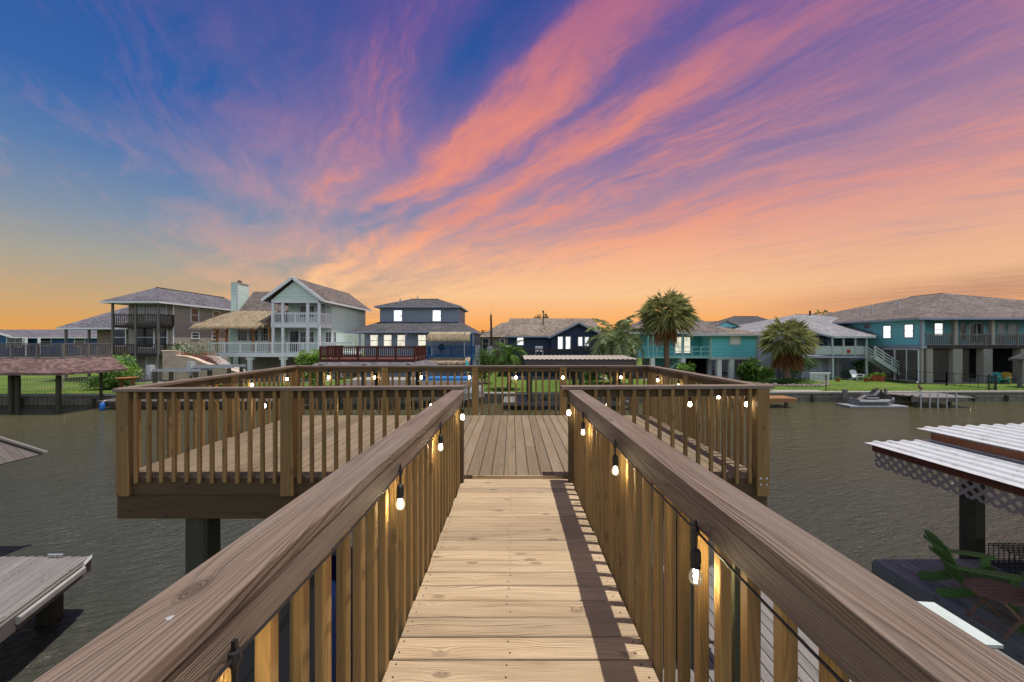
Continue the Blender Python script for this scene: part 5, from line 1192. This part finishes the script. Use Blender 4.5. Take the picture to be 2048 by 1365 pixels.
for i, px in enumerate((1689, 1694, 1773)):
    m = MB(); x = PX(px, 26.3); m.box(x - .07, x + .07, 26.3, 26.42, -.8, 1.05 if i != 2 else 1.1); tag(m.build('mooring_post', 'greywood'), ['left one of a pair of grey mooring posts left of the jet ski', 'right one of a pair of grey mooring posts left of the jet ski', 'single grey mooring post behind the jet ski cover'][i], 'post', 'mooring posts around the jet ski')
t = thing('bird', 'brown bird with a pale head perched on the bulkhead cap', 'bird', (PX(1838, 27.5), 27.6, GZ + .04))
x, y, z = PX(1838, 27.6), 27.6, GZ + .05; m = MB(); m.lathe((x + .16, y, z + .12), [(0, -.02), (.05, .03), (.10, .12), (.11, .2), (.07, .32), (.04, .40), (.035, .50), (.03, .56), (.0, .6)], 10, axis=(-.45, 0, .9)); m.face([(x + .1, y, z + .16), (x + .34, y, z + .10), (x + .3, y, z + .2)])
for s in (-.03, .03): m.cyl((x + .1, y + s, z - .04), (x + .1, y + s, z + .16), .008, n=5)
m.build('body', 'skinnybird', t); m = MB(); m.lathe((x - .1, y, z + .66), [(0, -.05), (.045, -.02), (.05, .02), (0, .05)], 8); m.cyl((x - .12, y, z + .66), (x - .22, y, z + .6), .012, .004, 5); m.build('head', 'whitepaint', t)
# orange dock end near the deck's right corner
t = thing('dock', 'short orange brown wooden dock platform right of the deck corner', 'dock', (17, 25.5, .3))
m = MB(); x = 14.6
while x < PX(1585, 25.4): m.prism((x, 24.9, .62), (x, 26.3, .62), rprof(.135, .04)); x += .14
m.build('dock_boards', 'orangewood', t); bx('dock_rim', 'orangewood', t, 14.5, PX(1584, 25.3), 24.84, 24.88, .38, .62)
for x in (15, PX(1568, 25.2)): m = MB(); m.cyl((x, 25.0, -.8), (x, 25.0, .58), .12, n=9); m.build('pile', 'pilewood', t)
# concrete apron before the palm bed
bxm = MB(); bxm.box(PX(1550, 27.6), PX(1648, 27.6), 27.55, 28.3, GZ - .02, GZ + .06); tag(bxm.build('seawall_slab', 'concrete'), 'flat concrete slab on the bulkhead below the shorter fan palm', 'slab')
# floating dock and buoy at left
t = thing('dock', 'dark narrow dock under the left deck corner with a small pale ladder', 'dock', (-26, 24.8, .3))
bx('dock_boards', 'oldgrey', t, PX(196, 24.4), -14, 24.3, 25.4, .42, .56); bx('dock_rim', 'darkdeck', t, PX(196, 24.4), -14, 24.25, 24.295, .2, .5)
m = MB()
for x in (-25.0, -24.55): m.cyl((x, 24.6, .56), (x - .1, 24.6, 1.5), .025)
for z in (.8, 1.05, 1.3): m.cyl((-25.05, 24.6, z), (-24.6, 24.6, z), .02)
m.build('ladder', 'creammetal', t)
for x in (-25.8, -22, -18): m = MB(); m.cyl((x, 24.8, -.8), (x, 24.8, .42), .1, n=8); m.build('pile', 'pilewood', t)
t = thing('dock_bumper', 'blue dock bumper hanging at the end of the narrow dark dock', 'bumper', (PX(201, 24), 24.0, .1)); m = MB(); m.lathe((PX(201, 24), 24.1, -.02), [(0, 0), (.1, .04), (.14, .15), (.14, .4), (.08, .5), (0, .52)], 12); m.build('float', 'bluefloat', t); m = MB(); m.cyl((PX(201, 24), 24.1, .5), (PX(203, 24), 24.3, .62), .015); m.build('rope', 'whitepaint', t)
# metal fences
def metal_fence(pts, label, h=1.1, pitch=.14, mat='blackmetal'):
    t = thing('fence', label, 'fence', (pts[0][0], pts[0][1], GZ)); m = MB(); pm = MB()
    for (xa, ya), (xb, yb) in zip(pts, pts[1:]):
        L = math.hypot(xb - xa, yb - ya); n = int(L / pitch)
        for z in (.12, h - .06): m.prism((xa, ya, GZ + z), (xb, yb, GZ + z), rprof(.035, .035))
        for i in range(n + 1): u = i / n; m.prism((xa + (xb - xa) * u, ya + (yb - ya) * u, GZ + .05), (xa + (xb - xa) * u, ya + (yb - ya) * u, GZ + h), rprof(.02, .02), up=(0, 1, 0))
        k = max(1, int(L / 2.2))
        for i in range(k + 1): u = i / k; pm.prism((xa + (xb - xa) * u, ya + (yb - ya) * u, GZ), (xa + (xb - xa) * u, ya + (yb - ya) * u, GZ + h + .08), rprof(.06, .06), up=(0, 1, 0))
    m.build('pickets', mat, t); pm.build('posts', mat, t)
metal_fence([(-36, 27.2), (-29.6, 31.5)], 'pale metal picket fence running back across the left lawn', 1.0, mat='creammetal')
metal_fence([(-29.8, 33.0), (-24.5, 29.0)], 'dark fence at the foot of the taupe house stairs', 1.0)
metal_fence([(PX(1530, 36), 36), (PX(1560, 36), 36)], 'short black metal fence beside the slate house', 1.3, .12)
metal_fence([(PX(1800, 33.2), 33.4), (PX(1893, 31.5), 31.5), (PX(1992, 28.3), 28.3)], 'thin black wire fence crossing the lawn before the big turquoise house', 1.1, .5)
metal_fence([(PX(1978, 28.3), 28.3), (PX(1990, 28.3), 28.3)], 'narrow black garden gate at the end of the right lawn fence', 1.15, .12)
t = thing('post', 'thin black lamp post at the bulkhead left of the jet ski', 'post', (PX(1652, 28), 28, GZ)); m = MB(); x = PX(1652, 28); m.cyl((x, 28, GZ), (x, 28, 1.75), .03); m.build('shaft', 'blackmetal', t); m = MB(); m.lathe((x, 28, 1.75), [(.04, 0), (.09, .03), (.07, .1), (0, .12)], 8); m.build('lamp_head', 'blackmetal', t)
t = thing('planter', 'wooden planter tray on legs by the left lawn bulkhead', 'planter', (PX(254, 28), 28, GZ)); x = PX(254, 28)
m = MB(); m.lathe((x, 28, GZ + .95), [(.35, -.1), (.62, 0), (.66, .06), (.6, .06), (.5, .02), (0, .0)], 14); m.build('tray', 'logwood', t)
for s in (-.42, .42): m = MB(); m.box(x + s - .1, x + s + .1, 27.9, 28.1, GZ, GZ + .9); m.build('leg', 'orangewood', t)
for i, (px, py, D, s) in enumerate(((1733, 756, 34.6, .22), (1748, 752, 35.2, .34), (1760, 751, 35.0, .40), (1676, 756, 34.8, .18))):
    x = PX(px, D); t = thing('plant_pot', ['small terracotta pot with a yellow green plant at the foot of the porch post', 'medium terracotta pot beside the white staircase', 'large terracotta pot under the white staircase', 'little terracotta pot left of the porch chairs'][i], 'plant pot', (x, D, GZ), 'terracotta pots by the slate house')
    m = MB(); m.lathe((x, D, GZ), [(0, 0), (s * .7, 0), (s, s * 1.3), (s * 1.1, s * 1.4), (s * .9, s * 1.4), (0, s * 1.2)], 12); m.build('pot', 'terracotta', t); m = MB()
    for k in range(70): a = U(0, 6.28); leaflet(m, Vector((x, D, GZ + s * 1.3)), Vector((math.cos(a), math.sin(a), U(.4, 2))), s * U(1, 2.2), .03, Vector((0, 0, 1)), .8)
    m.build('foliage', 'bushlight', t)

# ---------------- adirondack chairs ----------------
def adirondack(mat, label, group=None):
    t = thing('adirondack_chair', label, 'chair', (0, 0, 0), group)
    for s in (-1, 1):
        m = MB(); y = s * .27; m.plate([(-.50, y, .0), (-.56, y, .07), (-.50, y, .14), (-.30, y, .17), (.05, y, .31), (.44, y, .39), (.46, y, .30), (.10, y, .18), (-.20, y, .04), (-.34, y, .0)], .025, (0, s, 0)); m.build('side_rail', mat, t)
        m = MB(); m.box(.33, .45, s * .30 - .012, s * .30 + .012, 0, .54); m.build('leg', mat, t)
        m = MB(); m.plate([(-.36, s * .27, .58), (-.34, s * .36, .58), (.30, s * .42, .58), (.50, s * .42, .58), (.53, s * .37, .58), (.53, s * .28, .58), (.48, s * .25, .58), (.2, s * .26, .58)], .025, (0, 0, 1)); m.build('armrest', mat, t)
    m = MB()
    for i in range(8): u = i / 7; m.prism((-.14 + .58 * u, -.285, .235 + .165 * u), (-.14 + .58 * u, .285, .235 + .165 * u), rprof(.07, .02, .004), up=(-.28, 0, 1))
    m.build('seat', mat, t); m = MB()
    for i in range(7):
        u = (i - 3) / 3; L = .86 - .10 * u * u; z0 = .20; dx, dz = -.40, .90; y0 = u * .20; y1 = u * .29; p0 = Vector((-.12, y0, z0)); p1 = Vector((-.12 + dx * L, y1, z0 + dz * L)); m.prism(p0, p1, rprof(.062, .018, .004), up=(.9, 0, .4), prof2=rprof(.082, .018, .004))
    m.prism((-.33, -.3, .56), (-.33, .3, .56), rprof(.06, .02), up=(0, 0, 1)); m.prism((-.16, -.27, .26), (-.16, .27, .26), rprof(.07, .02), up=(0, 0, 1)); m.prism((-.46, -.25, .80), (-.46, .25, .80), rprof(.02, .05), up=(0, 0, 1)); m.build('backrest', mat, t); return t
def place(o, x, y, z, deg): o.location = (x, y, z); o.rotation_euler = (0, 0, math.radians(deg))
DKZ = .6
c1 = adirondack('greenpaint', 'green adirondack chair under the white corrugated roof, back towards the canal corner', 'green adirondack chairs on the right dock'); c1.scale = (.86, .86, .86); place(c1, 6.86, 5.72, DKZ, -22)
c2 = copy_tree(c1); c2['label'] = 'green adirondack chair cut off by the right edge behind the small folding table'; place(c2, 6.95, 4.62, DKZ, -20)
c3 = adirondack('tealpaint', 'teal adirondack chair in the shade below the big turquoise house', 'coloured chairs below the big turquoise house'); place(c3, PX(2000, 33), 33, GZ, -110)
c4 = adirondack('yellowpaint', 'yellow adirondack chair in the shade below the big turquoise house', 'coloured chairs below the big turquoise house'); place(c4, PX(2016, 33), 33.2, GZ, -150)
c5 = copy_tree(c3); c5['label'] = 'teal adirondack chair nearer the pier below the big turquoise house'; place(c5, PX(1984, 33.3), 33.6, GZ, -60)
c6 = adirondack('whitepaint', 'white adirondack chair in front of the dark shrub under the slate house porch'); place(c6, PX(1713, 35.8), 35.8, GZ, -90)
# folding side table
t = thing('folding_table', 'small brown folding table with a slatted oval top between the green chairs', 'table', (6.5, 5.05, DKZ)); m = MB()
for i in range(9): u = (i - 4) / 4.4; w = .36 * math.sqrt(1 - u * u * .92); m.prism((6.5 - w, 5.05 + u * .27, DKZ + .47), (6.5 + w, 5.05 + u * .27, DKZ + .47), rprof(.052, .016, .003))
m.build('table_top', 'brownpaint', t)
for s in (-.2, .2):
    for k in (-1, 1): m = MB(); m.prism((6.5 + .22 * k, 5.05 + s * k * .98, DKZ), (6.5 - .22 * k, 5.05 + s * k * 1.0, DKZ + .455), rprof(.04, .016), up=(0, 1, 0)); m.build('leg', 'brownpaint', t)
m = MB(); m.prism((6.28, 4.85, DKZ + .07), (6.28, 5.25, DKZ + .07), rprof(.03, .016)); m.prism((6.72, 4.85, DKZ + .07), (6.72, 5.25, DKZ + .07), rprof(.03, .016)); m.build('stretcher', 'brownpaint', t)
# crab trap
t = thing('crab_trap', 'black wire crab trap on the right dock beside the pile', 'crab trap', (8.6, 6.25, DKZ)); m = MB(); x0, x1, y0, y1, z0, z1 = 8.15, 8.85, 5.95, 6.5, DKZ, DKZ + .34
for i in range(9):
    u = i / 8
    for z in (z0 + .01, z1): m.cyl((x0 + (x1 - x0) * u, y0, z), (x0 + (x1 - x0) * u, y1, z), .006, n=4); m.cyl((x0, y0 + (y1 - y0) * u, z), (x1, y0 + (y1 - y0) * u, z), .006, n=4)
    for y in (y0, y1): m.cyl((x0 + (x1 - x0) * u, y, z0), (x0 + (x1 - x0) * u, y, z1), .006, n=4); m.cyl((x0, y, z0 + (z1 - z0) * u), (x1, y, z0 + (z1 - z0) * u), .006, n=4)
    for x in (x0, x1): m.cyl((x, y0 + (y1 - y0) * u, z0), (x, y0 + (y1 - y0) * u, z1), .006, n=4)
m.build('wire_cage', 'blackmetal', t); m = MB(); m.tube([(8.0 + .12 * math.cos(a / 3), 5.75 + .1 * math.sin(a / 2.7), DKZ + .012 + .002 * a) for a in range(26)], .012, 5); m.build('rope', 'blackrubber', t)

# ---------------- right dock, its roof, piles ----------------
t = thing('dock', 'shaded dark dock with the green chairs beneath the white corrugated roof', 'dock', (9, 4, 0)); m = MB(); x = 6.29
while x < 13: m.prism((x + .069, -1, DKZ - .02), (x + .069, 6.62 + U(-.005, .005), DKZ - .02), rprof(.131, .038, .003)); x += .142
m.build('dock_boards', 'darkdock', t); bx('dock_rim', 'darkdock', t, 6.25, 6.285, -1, 6.6, DKZ - .24, DKZ - .03); bx('dock_rim', 'darkdock', t, 6.29, 13, 6.58, 6.618, DKZ - .24, DKZ - .045)
for x, y in ((8.28, 6.84), (12.4, 6.84)): m = MB(); m.prism((x, y, -1), (x, y, 2.40), rprof(.25, .25, .04), up=(0, 1, 0)); m.build('pile', 'pilewood', t)
for x, y in ((6.5, 6.3), (6.5, 1.5), (9.5, 1.0)): m = MB(); m.cyl((x, y, -1), (x, y, DKZ - .25), .14, n=10); m.build('pile', 'pilewood', t)
t = thing('dock_roof', 'white corrugated metal roof on two levels with a strip of lattice under its eave', 'roof', (9, 4, 2.5))
m = MB(); corrugated(m, 6.42, 7.62, 0.2, 6.93, lambda x, y: 2.55 + (x - 6.42) * .03, .254, .028); m.build('lower_sheet', 'whitemetal', t); m = MB(); corrugated(m, 7.42, 13, 0.2, 6.98, lambda x, y: 2.80 + (x - 7.42) * .035, .254, .028); m.build('upper_sheet', 'whitemetal', t)
bx('flashing', 'galv', t, 7.50, 7.66, 0.2, 6.95, 2.588, 2.596); bx('fascia', 'brownfascia', t, 7.60, 7.64, 0.2, 6.9, 2.60, 2.74); bx('trim_strip', 'peelpaint', t, 7.585, 7.635, 0.2, 6.92, 2.741, 2.795)
bx('eave_beam', 'brownstain', t, 6.50, 6.54, 0.3, 6.86, 2.42, 2.545); bx('rafter_end', 'brownstain', t, 6.54, 12.8, 6.82, 6.86, 2.42, 2.55)
m = MB(); lattice(m, .3, 6.82, 2.16, 2.44, 6.52, .15, .042, .008, axis='y'); m.build('lattice', 'latticebrown', t)
# near dock below the walkway on the right, bench and white lid
t = thing('dock', 'weathered grey dock seen through the right hand balusters of the walkway', 'dock', (3.2, 2, 0)); m = MB(); x = .95
while x < 5.3: m.prism((x + .069, -1.5, DKZ - .02), (x + .069, 6.4 + U(-.01, .01), DKZ - .02 + U(-.002, .002)), rprof(.131, .038, .003)); x += .143
m.build('dock_boards', 'greywood', t); bx('dock_rim', 'oldgrey', t, .95, 5.3, 6.36, 6.39, DKZ - .24, DKZ - .045); bx('dock_rim', 'oldgrey', t, 5.33, 5.37, -1.5, 6.4, DKZ - .24, DKZ)
for x, y in ((1.4, 6.1), (5.0, 6.1), (3.2, 6.1), (1.4, 1.0), (5.0, 1.5)): m = MB(); m.cyl((x, y, -1), (x, y, DKZ - .25), .13, n=9); m.build('pile', 'pilewood', t)
t = thing('bench', 'weathered grey plank bench along the edge of the near dock', 'bench', (4.95, 4.1, DKZ)); m = MB()
for i in range(5): m.prism((4.62 + i * .145, 2.9, 1.04), (4.62 + i * .145, 5.08 - .12 * i, 1.04), rprof(.138, .036, .003))
m.build('seat', 'greywood', t)
for y in (3.1, 4.8): m = MB(); m.box(4.6, 5.2, y, y + .09, DKZ, 1.02); m.build('leg', 'greywood', t)
t = thing('storage_lid', 'white panel lying on the grey plank bench', 'panel', (4.98, 4.5, 1.07)); m = MB(); m.plate([(4.55, 4.16, 1.10), (5.33, 4.12, 1.10), (5.33, 4.80, 1.10), (4.70, 4.86, 1.10)], .035, (0, 0, 1)); m.build('panel', 'palepaint', t)

# ---------------- left foreground dock, roof tip, boat ----------------
t = thing('dock', 'bleached grey plank dock in the lower left corner with a white edge strip', 'dock', (-8, 5, 0)); LZ = .9; dv = Vector((.5, -1.45, 0)).normalized(); pv = Vector((-1, 0, 0)); m = MB(); i = 0
C0 = Vector((-6.87, 6.17, LZ))
while i * .15 < 6: a = C0 + pv * (i * .15 + .07); m.prism(a - Vector((0, 0, .02)), a + dv * 5.6 - Vector((0, 0, .02 + U(-.002, .002))), rprof(.136, .038, .003)); i += 1
m.build('dock_boards', 'greywood', t)
m = MB(); a = C0 + Vector((.02, 0, -.13)); m.prism(a, a + dv * 5.6, rprof(.04, .2)); m.build('dock_rim', 'greywood', t); m = MB(); a = C0 + Vector((-6, .02, -.12)); m.prism(a, C0 + Vector((-.0, .02, -.12)), rprof(.04, .18)); m.build('dock_rim', 'oldgrey', t)
m = MB(); a = C0 + Vector((.07, 0, -.10)) + dv * .2; m.prism(a, a + dv * 1.15, rprof(.05, .10, .02, 2)); m.build('edge_strip', 'palegrey', t)
m = MB(); m.plate([C0 + Vector((.03, .02, .03)), C0 + Vector((.10, -.05, .01)), C0 + Vector((.12, -.2, -.06)), C0 + Vector((.05, -.12, -.02))], .01, (0, 0, 1)); m.build('rag', 'palegrey', t)
m = MB(); a = C0 + Vector((-.5, -.03, .01)); m.cyl(a + Vector((-.12, 0, .04)), a + Vector((.12, 0, .04)), .014); m.cyl(a, a + Vector((0, 0, .04)), .02); m.build('cleat', 'galv', t)
for q in ((-7.3, 6.0), (-7.0, 3.2), (-11, 6.0)): m = MB(); m.prism((q[0], q[1], -1), (q[0], q[1], LZ - .06), rprof(.24, .24, .04), up=(0, 1, 0)); m.build('pile', 'pilewood', t)
t = thing('boathouse', 'old grey plank roofed boathouse corner poking in at the left edge', 'boathouse', (-12, 6.5, 0)); A = Vector((-9.98, 8.1, 2.0)); m = MB()
for i in range(22):
    y0 = 8.1 - i * .15; 
    up_ = min(i * .15 + .15, 2.0); u0 = min(i * .15, 2.0)
    m.plate([(-9.98, y0, 2.0), (-9.98, y0 - .145, 2.0), (-9.98 - up_, y0 - .145, 2.0 + up_ * 1.0), (-9.98 - u0, y0, 2.0 + u0 * 1.0)], .03, (1, 0, 1))
m.build('roof_planks', 'oldgrey', t); m = MB(); m.prism(A + Vector((.03, .03, .02)), A + Vector((-2, -2, 2.03)), rprof(.12, .03)); m.build('hip_board', 'greywood', t)
m = MB()
for i in range(14): m.plate([(-9.98 - i * .15, 8.1 , 2.0), (-9.98 - i * .15 - .145, 8.1, 2.0), (-9.98 - i * .15 - .145, 8.1 - min(2, i * .15 + .15), 2 + min(2, i * .15 + .15)), (-9.98 - i * .15, 8.1 - min(2, i * .15), 2 + min(2, i * .15))], .03, (0, 1, 1))
m.build('roof_planks', 'oldgrey', t); bx('bracket', 'oldgrey', t, -10.5, -10.2, 7.5, 7.56, 1.75, 2.0)
m = MB(); m.cyl((-10.5, 7.5, -1), (-10.5, 7.5, 2.2), .14, n=9); m.build('pile', 'pilewood', t)
t = thing('boat', 'dark navy boat with a blue trimmed cover stored beneath the left side of the walkway', 'boat', (-2.3, 2, .9)); hp = [(-.95, .62), (-1.05, .35), (-.6, -.2), (.6, -.2), (1.05, .35), (.95, .62)]
m = MB(); m.prism((-2.3, -2.0, .9), (-2.3, 2.6, .9), hp); m.prism((-2.3, 2.6, .9), (-2.3, 4.9, 1.0), hp, prof2=[(a * .1, b_ * .8 + .15) for a, b_ in hp]); m.build('hull', 'navyhull', t)
m = MB(); cp = [(-.98, .62), (-.9, .78), (-.3, .92), (.3, .92), (.9, .78), (.98, .62)]; m.prism((-2.3, -2.0, .9), (-2.3, 2.6, .9), cp); m.prism((-2.3, 2.6, .9), (-2.3, 4.6, 1.0), cp, prof2=[(a * .1, b_ * .7 + .15) for a, b_ in cp]); m.build('cover', 'darkvoid', t)  # cover coloured near-black to paint in the shade falling here
m = MB(); m.prism((-1.33, -2.0, 1.5), (-1.33, 2.6, 1.5), rprof(.05, .12)); m.prism((-1.33, 2.6, 1.5), (-2.2, 4.7, 1.6), rprof(.05, .12)); m.build('gunwale', 'navyhull', t)
m = MB(); m.box(-3.6, -.9, 1.2, 1.32, .3, .5); m.box(-3.6, -.9, 3.4, 3.52, .3, .5); m.build('cradle', 'galv', t)
